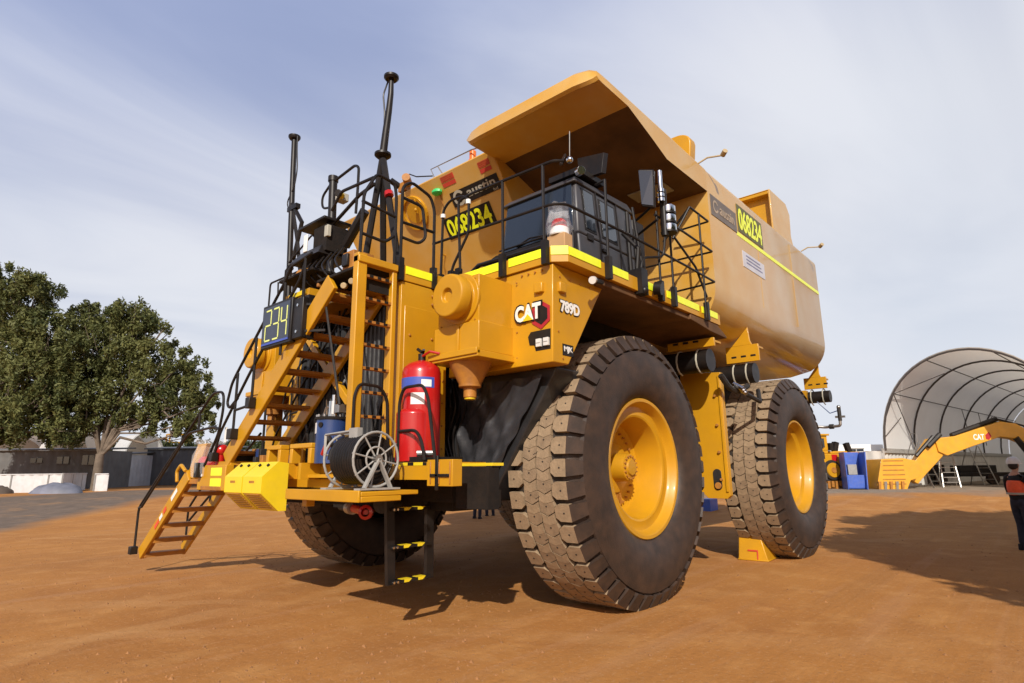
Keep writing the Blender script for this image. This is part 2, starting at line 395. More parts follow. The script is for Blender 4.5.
def wheel(loc, side, dual=False, rear=False):
    # local frame: y=0 outer face, tyre extends to -1
    R0 = 1.75; t = MB(); n = 84
    prof = [(.885,-.24),(.905,-.12),(.94,-.075),(1.02,-.03),(1.15,-.002),(1.30,.004),(1.44,-.010),(1.53,-.035),(1.545,-.075),(1.62,-.11),(1.665,-.145),(1.69,-.19)]
    mid = [(1.712,-.5)]
    back = [(r, -1.0-a) for r, a in reversed(prof)]
    full = prof+mid+back
    ms = [RUB]*(len(prof)-1)+[GROOV]*2+[RUB]*(len(back)-1)
    t.lathe(full, (0,0,0), (0,1,0), n, ms=ms)
    NL = 44; da = 2*math.pi/NL; TOP = RUB
    def P(a, y, r): return (r*math.sin(a), y, r*math.cos(a))
    def block(pts, r0, r1, m):           # pts: (angle, y)
        k = len(pts); v = [P(a, y, r0) for a, y in pts]+[P(a, y, r1) for a, y in pts]
        b = len(t.v); t.v += v
        t.f.append(tuple(b+k+i for i in range(k))); t.m.append(t.mi(m))
        for i in range(k): t.f.append((b+i, b+(i+1)%k, b+(i+1)%k+k, b+i+k)); t.m.append(t.mi(m))
    for i in range(NL):
        for sgn in (0, 1):
            a = (i+.5*sgn)*da; hw = da*.5-.0160
            Y = (lambda y: y) if sgn == 0 else (lambda y: -1.0-y)
            hx = [(a-hw, Y(-.115)), (a+hw, Y(-.115)), (a+hw, Y(-.255)), (a+hw*.55, Y(-.305)), (a-hw*.55, Y(-.305)), (a-hw, Y(-.255))]
            block(hx, 1.69, R0, TREAD)
            # side of the lug running down the shoulder
            v = [P(a-hw, Y(-.115), 1.75), P(a+hw, Y(-.115), 1.75), P(a+hw*.85, Y(-.016), 1.56), P(a-hw*.85, Y(-.016), 1.56),
                 P(a-hw, Y(-.20), 1.68), P(a+hw, Y(-.20), 1.68), P(a+hw*.85, Y(-.10), 1.53), P(a-hw*.85, Y(-.10), 1.53)]
            t.add(v, [(0,1,2,3),(0,4,5,1),(1,5,6,2),(2,6,7,3),(3,7,4,0)], RUB)
            # wear hole
            dt = [(a+.006*math.cos(q), Y(-.195+.011*math.sin(q))) for q in (0,1.05,2.1,3.14,4.2,5.2)]
            block(dt, 1.74, 1.7515, GROOV)
        # two rows of large interlocking centre blocks, each cut by a sipe
        gp = .0034; wig = .18*da
        for row, (ya, yb) in enumerate(((-.318,-.497), (-.503,-.682))):
            a0 = (i+.5*row)*da; a1 = a0+da; ym = (ya+yb)/2; am = (a0+a1)/2
            z0, z1 = (.028, 0) if row == 0 else (0, -.028)
            top = [(a0+gp, ya-.004), (a0+da*.28, ya-.012), (am-gp*.3, ya-.004)]; top2 = [(am+gp*.3, ya-.004), (a1-da*.28, ya+.014), (a1-gp, ya-.004)]
            bot = [(am-gp*.3, yb+.004), (a0+da*.28, yb+.014), (a0+gp, yb+.004)]; bot2 = [(a1-gp, yb+.004), (a1-da*.28, yb-.012+.016), (am+gp*.3, yb+.004)]
            block(top+[(am+wig*.6-gp*.3, ym)]+bot+[(a0+gp+wig, ym)], 1.69, R0-.002, TREAD)
            block(top2+[(a1-gp+wig, ym)]+bot2+[(am+wig*.6+gp*.3, ym)], 1.69, R0-.004, TREAD2)
            dt = [(a0+da*.72+.006*math.cos(q), ym+.011*math.sin(q)) for q in (0,1.05,2.1,3.14,4.2,5.2)]
            block(dt, 1.74, 1.7498, GROOV)
        a = (i+.25)*da
        if i % 2 == 0: block([(a, -.47), (a+.004, -.475), (a+.022, -.53), (a+.018, -.535)], 1.74, 1.7485, GROOV)
    t.v = [(x_, y_*1.10+.10, z_) for x_, y_, z_ in t.v]
    o = t.build('tyre', T, smooth=35)
    o.location = loc
    if side < 0: o.rotation_euler = (0, 0, math.pi)
    r = MB()
    if rear:
        prof = [(.90,-.12),(.915,-.03),(.90,-.005),(.87,-.008),(.85,-.03),(.83,-.08),(.80,-.16),(.755,-.19),(.72,-.20),(.70,-.24),(.68,-.45),(.66,-.60),(.60,-.66),(.30,-.66),(.0,-.66)]
    else:
        prof = [(.90,-.12),(.915,-.03),(.90,-.005),(.86,-.008),(.84,-.03),(.825,-.09),(.80,-.125),(.75,-.13),(.69,-.12),(.665,-.13),(.65,-.17),(.62,-.40),(.61,-.50),(.55,-.53),(.40,-.53),(.0,-.53)]
    r.lathe(prof, (0,0,0), (0,1,0), 64, m=YEL)
    ro_ = r.build('rim', o, smooth=30)
    h = MB()
    if not rear:
        h.lathe([(.33,-.53),(.33,-.48),(.26,-.46),(.19,-.45),(.185,-.30),(.175,-.255),(.11,-.24),(.10,-.215),(.0,-.21)], (0,0,0), (0,1,0), 32, m=YEL)
        for k in range(16):
            a = 2*math.pi*k/16; h.cyl((.148*math.sin(a), -.26, .148*math.cos(a)), (.148*math.sin(a), -.225, .148*math.cos(a)), .013, DIRTY, 6)
        for k in range(30):
            a = 2*math.pi*k/30; h.cyl((.50*math.sin(a), -.535, .50*math.cos(a)), (.50*math.sin(a), -.49, .50*math.cos(a)), .016, DIRTY, 6)
        for k in range(5):
            a = 2*math.pi*k/30+2.6; h.beam((.36*math.sin(a), -.5, .36*math.cos(a)), (.5*math.sin(a), -.5, .5*math.cos(a)), .03, .03, DIRTY)
    else:
        h.lathe([(.40,-.66),(.40,-.60),(.36,-.58),(.0,-.58)], (0,0,0), (0,1,0), 32, m=YEL)
        for k in range(20):
            a = 2*math.pi*k/20; h.cyl((.52*math.sin(a), -.67, .52*math.cos(a)), (.52*math.sin(a), -.63, .52*math.cos(a)), .016, DIRTY, 6)
        h.tube([(.45,-.6,.3),(.3,-.45,.5),(.25,-.4,.62)], .012, DARK, 6)
    h.build('hub', o, smooth=30)
    return o
wheel((0, 3.222, 1.71), 1); wheel((0, -3.222, 1.71), -1)
wheel((-5.7, 3.457, 1.71), 1, rear=True); wheel((-5.7, -3.457, 1.71), -1, rear=True)

# ---- chassis and running gear
m = MB()
m.box((-9.0, -.95, 1.9), (2.2, -.45, 2.6), DARK); m.box((-9.0, .45, 1.9), (2.2, .95, 2.6), DARK)
m.box((1.7, -2.2, 1.25), (2.5, 2.2, 1.75), BLKM)
m.box((.6, -1.2, 1.3), (2.1, 1.2, 3.9), DARK); m.box((-1.6, -.45, 1.5), (.6, .45, 3.2), DARK)
m.cyl((0, -2.25, 1.71), (0, 2.25, 1.71), .26, DARK, 16); m.cyl((-5.7, -2.3, 1.71), (-5.7, 2.3, 1.71), .55, DARK, 20)
m.ball((-5.7, 0, 1.71), .85, DARK, 16)
m.box((-2.2, -1.6, 3.2), (-1.2, 1.6, 4.2), DARK)
m.box((-9.0, -1.5, 3.2), (-2.4, 1.5, 3.75), BLKM)
m.box((-4.3, -2.2, 2.6), (-3.2, 2.2, 3.5), BLKM)
for y in (-1, 1):
    m.cyl((-.1, y*1.9, 1.5), (-.25, y*1.55, 3.7), .17, DARK, 16)
    m.beam((-1.5, y*1.2, 3.0), (1.9, y*1.2, 2.9), .3, .5, DARK)
m.build('chassis', T, bevel=.01)
m = MB()                                            # plate frame between the wheels
m.prism([(2.44,3.35),(3.17,3.30),(3.17,1.24),(3.12,1.19),(2.80,1.19),(2.68,1.30),(2.40,3.0)], 'x', -2.92, -2.80, YEL)
m.box((-2.8, 3.12, 1.3), (-2.775, 3.16, 3.25), YEL)
for z in (1.5, 1.95, 2.4, 2.9): m.cyl((-2.8, 3.05, z), (-2.76, 3.05, z), .025, DIRTY, 8)
m.prism([(2.98+.075*math.cos(a), 1.50+(.10 if math.sin(a) > 0 else -.10)+.075*math.sin(a)) for a in [i*math.pi/8 for i in range(16)]], 'x', -2.8, -2.79, DARK)
m.cyl((-2.79, 2.99, 1.40), (-2.76, 2.99, 1.40), .055, DIRTY, 12)
m.build('side_frame_plate', T, bevel=.015)
m = MB(); m.box((-3.6, 1.5, 2.5), (-2.95, 2.5, 3.4), BLKM); m.build('hydraulic_tank', T, bevel=.02)

# ---- tank
def arc(cxx, cyy, r, a0, a1, k=8): return [(cxx+r*math.cos(R_(a0+(a1-a0)*i/k)), cyy+r*math.sin(R_(a0+(a1-a0)*i/k))) for i in range(k+1)]
ZT = 6.93; ZB = 3.95
def section(y0, y1, r_top=.16, ledge0=True, ledge1=True):
    p = []
    # closed outline in y,z going round, y1 is the left side
    p += [(y1-.14, ZT)] if not ledge1 else arc(y1-r_top, ZT-r_top, r_top, 90, 0, 6)
    if ledge1: p += [(y1, 4.75)]+arc(y1-.75, 4.72, .75, 0, -62, 8)+[(y1-.9, ZB)]
    else: p = [(y1, ZT), (y1, ZB)]
    if ledge0: p += [(y0+.9, ZB)]+arc(y0+.75, 4.72, .75, -118, -180, 8)+[(y0, 4.75)]+arc(y0+r_top, ZT-r_top, r_top, 180, 90, 6)
    else: p += [(y0, ZB), (y0, ZT)]
    return p
tk = MB(); sec = section(-3.4, 3.4)
# rear: slight chamfer
n = len(sec); v = []
cyc = [0, 5.0]
for x, k in ((-2.35, 1), (-9.0, 1), (-9.12, .985)):
    for (y, z) in sec: v.append((x, y*k, 5.2+(z-5.2)*k))
fcs = [(i+s*n, (i+1)%n+s*n, (i+1)%n+(s+1)*n, i+(s+1)*n) for s in (0, 1) for i in range(n)]
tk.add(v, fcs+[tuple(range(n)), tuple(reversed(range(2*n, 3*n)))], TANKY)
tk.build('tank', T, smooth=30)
for x_ in (-4.7, -6.9):
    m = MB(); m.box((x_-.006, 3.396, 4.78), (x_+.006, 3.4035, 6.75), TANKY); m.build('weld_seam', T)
# forward part beside and behind the cab with its raked front wall
fr = MB()
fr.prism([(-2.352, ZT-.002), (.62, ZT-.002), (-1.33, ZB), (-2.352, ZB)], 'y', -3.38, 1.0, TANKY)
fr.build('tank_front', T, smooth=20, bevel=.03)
nW = V((1, 0, -.65)).normalized()                       # outward normal of raked wall
upW = V((.65, 0, 1)).normalized(); rtW = V((0, 1, 0))
def wall(y, z, off=.004):
    return V((.62-(6.93-z)*.654, y, z))+nW*off
def plate(mb, c, r, u, w, h, t, m_):
    c = V(c); r = V(r).normalized(); u = V(u).normalized(); nn = r.cross(u)
    vs = [c+r*a*w/2+u*b*h/2+nn*d for d in (0, t) for a, b in ((-1,-1),(1,-1),(1,1),(-1,1))]
    return mb.hexa(vs, m_)
# small things on the raked wall
o = MB(); plate(o, wall(.34, 6.49), rtW, upW, 1.16, .27, .008, BLK); sg = o.build('maker_sign', T)
text('austin', 'lettering', wall(.50, 6.51, .014), rtW, upW, .68, .16, GRYBOX, sg, off=.018)
text('ltd', 'lettering', wall(.80, 6.405, .014), rtW, upW, .10, .05, GRYBOX, sg)
o = MB()
for k in range(22):
    a = R_(30+k*300/22); b = R_(30+(k+1)*300/22)
    for rr, ww in ((.105, .035),):
        c0 = wall(-.05, 6.49, .014)
        o.add([c0+rtW*(rr-ww*.5)*math.cos(a)+upW*(rr-ww*.5)*math.sin(a), c0+rtW*(rr+ww)*math.cos(a)+upW*(rr+ww)*math.sin(a), c0+rtW*(rr+ww)*math.cos(b)+upW*(rr+ww)*math.sin(b), c0+rtW*(rr-ww*.5)*math.cos(b)+upW*(rr-ww*.5)*math.sin(b)], [(0,1,2,3)], GRYBOX)
o.build('emblem', sg)
o = MB(); plate(o, wall(-.05, 6.115), rtW, upW, 1.20, .40, .008, BLK); sg = o.build('number_plate', T, label='black plate with yellow digits 068234 on the raked front wall')
text('068234', 'lettering', wall(-.05, 6.115, .014), rtW, upW, 1.10, .34, REFL, sg, off=.022)
for y, z, ww in ((-.15, 6.84, .33), (.74, 6.80, .26)):
    o = MB(); plate(o, wall(y, z-.01), rtW, upW, ww, .10, .004, REDTX); plate(o, wall(y, z-.10), rtW, upW, ww, .07, .004, REDTX); st = o.build('warning_sticker', T)
    o = MB()
    for q in range(3):
        plate(o, wall(y, z+.018-q*.025, .009), rtW, upW, ww*.85, .006, .002, DIRTY)
    o.build('small_print', st)
o = MB(); o.ball(wall(-.47, 6.70, .05), .09, GREEN, 10, (1, 1.3, .7)); o.cyl(wall(-.47, 6.68), wall(-.47, 6.5, .02), .01, DIRTY); o.build('tank_plug', T)
# round manway with ring and latch
o = MB(); c0 = wall(-1.24, 6.55, .0)
for k in range(28):
    a, b = 2*math.pi*k/28, 2*math.pi*(k+1)/28
    q = lambda t, r_, h_: c0+rtW*r_*math.cos(t)+upW*r_*math.sin(t)+nW*h_
    o.add([q(a,.33,.0),q(b,.33,.0),q(b,.33,.05),q(a,.33,.05),q(a,.27,.0),q(b,.27,.0),q(b,.27,.05),q(a,.27,.05)], [(0,1,2,3),(3,2,6,7),(7,6,5,4)], YEL)
o.cyl(q(0,.0,.0), q(0,.0,.03), .20, YEL, 20)
o.beam(q(.9,.30,.07), q(-.2,.12,.07), .03, .03, YEL); o.ball(q(.4,.12,.07), .04, YEL)
o.build('manway_hatch', T, bevel=.004)
for y in (-2.05, -.95): o = MB(); o.tube([wall(y, 5.75), wall(y, 5.8, .08), wall(y, 5.72, .09)], .014, YEL); o.build('lifting_eye', T)

# canopy over the cab
cp = MB()
low = [(-2.348, 6.43), (-.86, 6.43), (-.43, 6.58), (.27, 6.80), (1.10, 6.82), (1.17, 6.73)]
top = [(1.22, 6.76), (1.19, 6.96), (1.12, 7.02), (.95, 7.03), (-2.348, 6.93+.0)]
poly = low+top
ny = [1.0, 1.06, 1.25, 3.15, 3.34, 3.40]; nk = [0, .4, 1, 1, .4, 0]
v = []; k = len(poly)
def front_round(y):
    if y < 1.35: return (1.35-y)**2*.5
    if y > 3.1: return (y-3.1)**2*1.6
    return 0
for y in (.96, 1.0, 1.08, 1.3, 2.2, 3.1, 3.28, 3.36, 3.40):
    fx = front_round(y)*1.0
    ez = 0.
    tz = .10 if y in (.96, 3.40) else (.035 if y in (1.0, 3.36) else (.01 if y in (1.08, 3.28) else 0))
    for i, (x, z) in enumerate(poly):
        xx = x-(fx if x > .9 else 0); zz_ = z-(tz if i >= len(low)+1 else 0)+((.10 if y in (.96, 3.40) else (.06 if y in (1.0, 3.36) else (.02 if y in (1.08, 3.28) else 0))) if 5 <= i <= 6 else 0)
        v.append((xx, y, zz_))
nn_ = 9; fcs = []
for s_ in range(nn_-1):
    for i in range(k): fcs.append((s_*k+i, s_*k+(i+1)%k, (s_+1)*k+(i+1)%k, (s_+1)*k+i))
fcs += [tuple(range(k)), tuple(reversed(range((nn_-1)*k, nn_*k)))]
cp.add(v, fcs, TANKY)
UNDB = mat('underside_brown', (.12, .058, .022), .75, var=.35, scale=2.5, bump=.2, bscale=12)  # darker brown for the undersides of canopy, rear fender and deck
undb_i = cp.mi(UNDB)
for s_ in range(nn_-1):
    for i in range(3): cp.m[s_*k+i] = undb_i
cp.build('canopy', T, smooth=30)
m = MB(); m.box((-1.9, 2.3, 6.40), (-1.5, 3.0, 6.427), GREYP); m.build('canopy_stiffener', T, bevel=.01)
# hoods on the tank top
m = MB()
arcp = [(2.55, 6.9), (3.18, 6.9), (3.24, 7.45)]+[(2.98+.26*math.cos(R_(a)), 7.46+.2*math.sin(R_(a))) for a in range(20, 91, 14)]+[(2.75, 7.66), (2.55, 7.6)]
m.prism([(y-.04, z) for y, z in arcp], 'x', -2.5, -2.28, YEL); m.build('baffle_plate', T, bevel=.02)
m = MB()
hd = [(-4.35, 6.9), (-4.35, 7.05), (-6.35, 8.0), (-7.55, 8.02), (-7.72, 7.75), (-7.68, 6.9)]
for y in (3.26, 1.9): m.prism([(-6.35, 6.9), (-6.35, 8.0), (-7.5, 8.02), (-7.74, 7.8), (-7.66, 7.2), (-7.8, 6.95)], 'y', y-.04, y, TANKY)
m.box((-7.5, 1.9, 7.98), (-6.35, 3.22, 8.0), YEL); m.box((-6.6, 1.9, 6.95), (-6.55, 3.22, 7.98), YEL)
m.box((-6.55, 1.9, 7.9), (-6.36, 3.22, 7.975), YEL)
m.tube([(-6.5, 2.5, 7.45), (-6.2, 2.6, 7.5), (-6.0, 2.7, 7.42)], .03, BLK)
m.build('fill_hood', T, bevel=.015)
for (x, dx, dz) in ((-2.16, -.5, .26), (-8.0, -.7, .22)):
    m = MB(); m.tube([(x, 3.36, 6.9), (x-.06, 3.5, 6.98), (x+dx*.4, 3.73, 7.0)], .016, BEIGE); m.cyl((x+dx*.4, 3.72, 7.0), (x+dx*.4+.07, 3.80, 7.03), .045, BEIGE, 12)
    m.build('side_lamp', T)
# yellow line and lettering on the left flank
m = MB(); m.box((-9.0, 3.4, 5.99), (-3.6, 3.404, 6.07), REFL); m.build('side_stripe', T)
LR = (-1, 0, 0); LU = (0, 0, 1)
m = MB(); m.box((-3.6, 3.4, 6.03), (-2.44, 3.408, 6.42), mat('sign_grey', (.16, .13, .11), .5)); sg = m.build('maker_sign', T)
text('austin', 'lettering', (-3.15, 3.41, 6.23), LR, LU, .66, .19, mat('sign_tan', (.42,.33,.24), .6), sg, off=.01)
m = MB()
for k_ in range(18):
    a, b = R_(30+k_*17), R_(30+(k_+1)*17)
    m.add([(-2.64-r_*math.cos(t), 3.412, 6.23+r_*math.sin(t)) for t, r_ in ((a,.08),(a,.12),(b,.12),(b,.08))], [(0,1,2,3)], MATS['sign_tan'])
m.build('emblem', sg)
m = MB(); m.box((-5.02, 3.4, 6.10), (-3.68, 3.408, 6.66), mat('plate_olive', (.12, .11, .03), .5)); sg = m.build('number_plate', T, label='plate with yellow digits 068234 high on the tank flank')
text('068234', 'lettering', (-4.35, 3.41, 6.38), LR, LU, 1.24, .46, REFL, sg, off=.022)
m = MB(); m.box((-4.95, 3.4, 5.42), (-3.78, 3.406, 5.74), mat('notice_white', (.60, .60, .66), .5)); sg = m.build('notice_panel', T)
m = MB()
for q in range(3): m.box((-4.8+.05*q, 3.407, 5.52+q*.07), (-3.95, 3.409, 5.545+q*.07), mat('print_blue', (.22, .22, .36), .6))
m.build('small_print', sg)
# spray bar brackets with black cylinders under the tank
for x, y0, y1, zb, zt, tri in ((-2.05, 2.6, 3.42, 3.62, 3.76, 0), (-4.0, 2.83, 3.45, 3.63, 3.95, 1), (-9.2, 2.75, 3.28, 3.63, 3.92, 1)):
    m = MB()
    m.box((x-.05, y0, zb), (x, y1, zt), YEL)
    m.box((x-.35, y0, zt-.06), (x-.05, y1-.03, zt-.02), YEL)
    if tri: m.prism([(y0+.12, zt), (y1-.12, zt), (y1-.15, zt+.08), (y0+(y1-y0)*.72, zt+.34)], 'x', x-.05, x, YEL)
    for q in range(3): m.box((x-.01, y0+.1+q*.18, zb+.09), (x+.003, y0+.2+q*.18, zb+.13), BLK)
    m.build('bracket', T, bevel=.006)
    m = MB(); y1e = y1-.14 if x > -9 else y1+.02; m.cyl((x-.15, y0-.3, zb-.20), (x-.15, y1e, zb-.20), .19 if x > -9 else .15, BLK, 20)
    for q in (.25, .75):
        yy = y0+(y1e-y0)*q; m.tube([(x-.15+.2*math.cos(t), yy, zb-.20+.2*math.sin(t)) for t in [i*math.pi/6 for i in range(-3, 8)]], .015, GRYBOX, 6)
    m.build('air_receiver', T, smooth=40)
m = MB(); m.tube(fillet([(-2.5, 3.3, 3.2), (-2.7, 3.35, 3.0), (-3.0, 3.38, 2.95), (-3.4, 3.4, 3.1)], .1), .05, DARK)
for q in range(3): m.cyl((-2.86-q*.07, 3.36, 3.08-q*.03), (-2.86-q*.07, 3.52, 2.98-q*.03), .045, CHR, 12)
m.tube([(-3.3, 3.4, 2.95), (-3.8, 3.45, 2.85), (-4.2, 3.3, 3.1)], .04, DARK)
m.build('valve_block', T)
m = MB(); m.tube(fillet([(-9.2, 2.7, 2.72), (-9.3, 3.1, 2.66), (-9.3, 3.45, 2.68), (-9.3, 3.46, 2.9)], .05), .035, STEEL)
m.cyl((-9.3, 3.46, 2.8), (-9.3, 3.46, 3.12), .045, DARK, 12); m.beam((-9.3, 3.36, 2.9), (-9.3, 3.58, 2.9), .05, .05, STEEL); m.ball((-9.3, 3.46, 3.14), .05, STEEL); m.tube([(-9.25, 3.0, 3.3), (-9.3, 3.25, 3.0), (-9.3, 3.42, 3.05)], .012, BLUE); m.cyl((-9.3, 3.2, 2.67), (-9.3, 3.3, 2.67), .06, DARK, 12); m.build('spray_head', T)
m = MB(); m.box((-9.3, 2.6, 2.5), (-9.1, 2.8, 3.6), YEL); m.build('rear_mount', T)

# ---- decks
def deck(mb, x0, x1, y0, y1, z=4.18, th=.2): mb.box((x0, y0, z-th), (x1, y1, z), YEL)
m = MB(); m.prism([(-2.3, 1.65), (2.05, 1.65), (2.05, 3.30), (1.92, 3.45), (-2.3, 3.45)], 'z', 3.99, 4.172, YEL)
m.box((-2.2, 1.66, 4.172), (1.98, 3.38, 4.18), BLKM)
m.build('left_deck', T, bevel=.008)
m = MB(); m.box((-2.3, -3.45, 3.99), (2.05, -1.65, 4.18), YEL); m.build('right_deck', T, bevel=.008)
m = MB(); m.box((-1.0, -1.65, 3.95), (2.12, 1.65, 4.13), YEL); m.box((2.12, -1.3, 3.97), (2.86, 1.61, 4.17), YEL)
m.build('centre_deck', T, bevel=.008)
# reflective strips along deck edges (with posts' feet in between)
m = MB()
def strip(p, q, h=.10, off=.004):
    p, q = V(p), V(q); d = (q-p).normalized(); nn = V((d.y, -d.x, 0)) if True else None
    m.hexa([p+V((0,0,-h)), q+V((0,0,-h)), q+V((0,0,-h))+nn*.006, p+V((0,0,-h))+nn*.006, p, q, q+nn*.006, p+nn*.006], REFL)
for a, b in ((1.35, 1.52), (1.60, 1.78), (1.88, 2.52), (2.66, 3.2)):
    m.box((2.05, a, 4.075), (2.058, b, 4.178), REFL)
m.hexa([(2.052, 3.30, 4.075), (1.922, 3.452, 4.075), (1.927, 3.457, 4.075), (2.057, 3.305, 4.075), (2.052, 3.30, 4.178), (1.922, 3.452, 4.178), (1.927, 3.457, 4.178), (2.057, 3.305, 4.178)], REFL)
for a, b in ((1.26, 1.9), (.62, 1.06), (-.36, .3), (-.66, -.44), (-1.5, -.74), (-2.2, -1.6)):
    m.box((a, 3.45, 4.075), (b, 3.458, 4.178), REFL)
m.box((2.28, 1.61, 4.06), (2.78, 1.618, 4.16), REFL)
m.build('reflective_strip', T)
# fender boxes
for s in (1, -1):
    m = MB(); m.prism([(2.02, 3.985), (2.06, 2.84), (1.77, 2.84), (1.19, 3.66), (.95, 3.985)], 'y', s*1.62, s*3.3, YEL)
    m.build('fender', T, bevel=.012)
m = MB(); m.prism([(-1.2, 3.98), (-2.2, 3.985), (-2.56, 3.84), (-2.54, 3.81), (-1.9, 3.83), (-1.2, 3.90)], 'y', 2.3, 3.44, UNDB); m.build('rear_fender', T, bevel=.01)
m = MB(); m.box((-2.2, 2.0, 3.90), (1.2, 3.40, 3.985), UNDB); m.box((-1.9, 1.7, 3.6), (1.0, 2.3, 3.9), BLKM); m.build('deck_underside', T, bevel=.01)
# emblem and number on the fender
def ftext(s_, y, z, ww, hh, mm_, off_, dx, nm='lettering', par=T): return text(s_, nm, (2.05+dx, y, z), (0,1,0), (0,0,1), ww, hh, mm_, par, off=off_)
emb = MB()
hexp = [(3.14+.165*math.cos(R_(30+60*i))*.9, 3.40+.165*math.sin(R_(30+60*i))*1.02) for i in range(6)]
hexi = [(3.145+.115*math.cos(R_(30+60*i))*.9, 3.40+.115*math.sin(R_(30+60*i))*1.02) for i in range(6)]
emb.prism(hexp, 'x', 2.05, 2.056, DKRED); emb.prism(hexi, 'x', 2.056, 2.06, BLK)
E_ = emb.build('maker_emblem', T)
ftext('CAT', 2.96, 3.455, .43, .235, BLK, .05, .012, par=E_)
ftext('CAT', 2.96, 3.455,   .385, .195, WHTS, .045, .018, par=E_)
m = MB(); m.prism([(2.885, 3.358), (3.035, 3.358), (2.96, 3.435)], 'x', 2.073, 2.076, BRTY); m.build('triangle', E_)
nb = text('789D', 'model_number', (1.72, 3.302, 3.505), LR, LU, .40, .165, BLK, T, off=.05); text('789D', 'lettering', (1.72, 3.308, 3.505), LR, LU, .37, .14, WHTS, nb, off=.04)
m = MB(); m.box((1.88, 3.3, 2.94), (1.68, 3.306, 3.07), BLK); sg = m.build('small_tag', T); text('MJK', 'lettering', (1.78, 3.308, 3.005), LR, LU, .16, .08, WHTS, sg, off=.02)
for a_, b_ in (((2.0, 3.06, 3.66), (2.08, 3.18, 3.78)), ((1.82, 3.28, 3.66), (1.94, 3.34, 3.78))): m = MB(); m.box(a_, b_, YEL); m.build('deck_bracket', T, bevel=.012)
# headlights
m = MB(); m.prism([(2.95, 3.17), (2.99, 3.22), (3.27, 3.22), (3.27, 2.99), (3.06, 2.99), (3.04, 3.06), (2.97, 3.07)], 'x', 2.046, 2.058, BLK); hl = m.build('headlight_recess', T)
for y in (3.12, 3.225):
    m = MB(); m.box((2.058, y-.035, 3.03), (2.09, y+.035, 3.12), LAMP); m.box((2.09, y-.03, 3.07), (2.094, y+.03, 3.078), GREYP); m.build('headlight', hl, bevel=.01)
m = MB(); m.box((2.046, -3.26, 3.0), (2.058, -2.9, 3.22), BLK); hl = m.build('headlight_recess', T)
for y in (-3.0, -3.16):
    m = MB(); m.box((2.058, y-.05, 3.03), (2.09, y+.05, 3.13), LAMP); m.build('headlight', hl, bevel=.01)
m = MB(); m.cyl((1.5, 3.5, 3.86), (1.56, 3.52, 3.84), .045, LAMP, 14); m.tube([(1.5, 3.5, 3.86), (1.2, 3.42, 3.92)], .03, BLK); m.build('work_lamp', T)
# air cleaners
for s in (1, -1):
    m = MB()
    y0, y1 = (2.0, 2.68) if s > 0 else (-2.68, -2.0)
    m.box((2.03, y0, 3.30), (2.58, y1, 3.87), YEL); m.box((2.03, y0-.03, 2.98), (2.61, y1+.03, 3.32), YEL)
    m.box((2.61, (y0+y1)/2+.02, 3.0), (2.63, (y0+y1)/2+.06, 3.3), YEL)
    m.box((2.0, y0-.06, 2.90), (2.66, y1+.06, 2.975), YEL); m.box((2.62, y0-.06, 2.93), (2.68, y1+.06, 3.0), YEL)
    c = (y0+y1)/2
    m.lathe([(.30,0),(.30,.03),(.235,.035),(.235,.09),(.26,.095),(.26,.14),(.25,.22),(.235,.235),(.085,.235),(.075,.19),(.0,.19)], (2.58, 2.40*s if s > 0 else -2.40, 3.615), (1,0,0), 40, m=YEL)
    m.lathe([(.26,0),(.24,-.05),(.13,-.26),(.13,-.3),(.075,-.31),(.075,-.42),(.0,-.42)], (2.38, c, 2.92), (0,0,1), 28, m=DIRTY)
    m.cyl((2.38, c, 2.62), (2.38, c, 2.48), .065, BRTY, 14)
    m.build('air_cleaner', T, bevel=.008)
# radiator shroud sides, grille
m = MB(); m.box((2.1, 1.3, 1.8), (2.83, 1.6, 3.96), YEL); m.box((2.1, 1.602, 1.8), (2.78, 1.615, 3.66), YEL)
for x, z in ((2.35, 3.86), (2.35, 3.75), (2.35, 3.3), (2.7, 3.3), (2.35, 2.6)): m.cyl((x, 1.61, z), (x, 1.63, z), .018, DIRTY, 6)
m.build('radiator_shroud', T, bevel=.012); m = MB(); m.box((2.12, -1.6, 1.8), (2.5, -1.3, 3.96), YEL)
m.build('radiator_shroud', T, bevel=.012)
m = MB(); m.box((2.15, -1.3, 1.78), (2.38, 1.3, 3.96), BLKM)
for k_ in range(15):
    y = -1.2+k_*.17; m.box((2.38, y, 1.85), (2.42, y+.05, 3.9), BLK)
for k_ in range(5): m.box((2.42, -1.25, 2.0+k_*.42), (2.44, 1.25, 2.06+k_*.42), BLK)
m.build('radiator_grille', T, bevel=.006)
m = MB(); rr_ = random.Random(5)
for k_ in range(9):                                    # black guard curtains behind the ladder
    y = .45+k_*.095; m.cyl((2.50, y, 2.0), (2.50, y, 3.9), .047, WRAP, 10)
for k_ in range(8):
    y = -1.2+k_*.15; m.tube([(2.47, y, 2.1), (2.50, y+.02, 2.9), (2.47, y-.02, 3.7)], .05, WRAP, 8)
m.build('hose_bundle', T)
# black liner left of the tyre
m = MB(); m.prism([(.9, 2.86), (3.14, 2.84), (3.12, 2.76), (2.1, 1.32), (.8, 1.28)], 'x', 1.2, 1.80, WRAP)
m.build('wheel_guard', T, bevel=.02)
m = MB(); m.prism([(-.9, 2.86), (-3.14, 2.84), (-3.12, 2.76), (-2.1, 1.32), (-.8, 1.28)], 'x', 1.2, 1.80, WRAP); m.build('wheel_guard', T, bevel=.02)

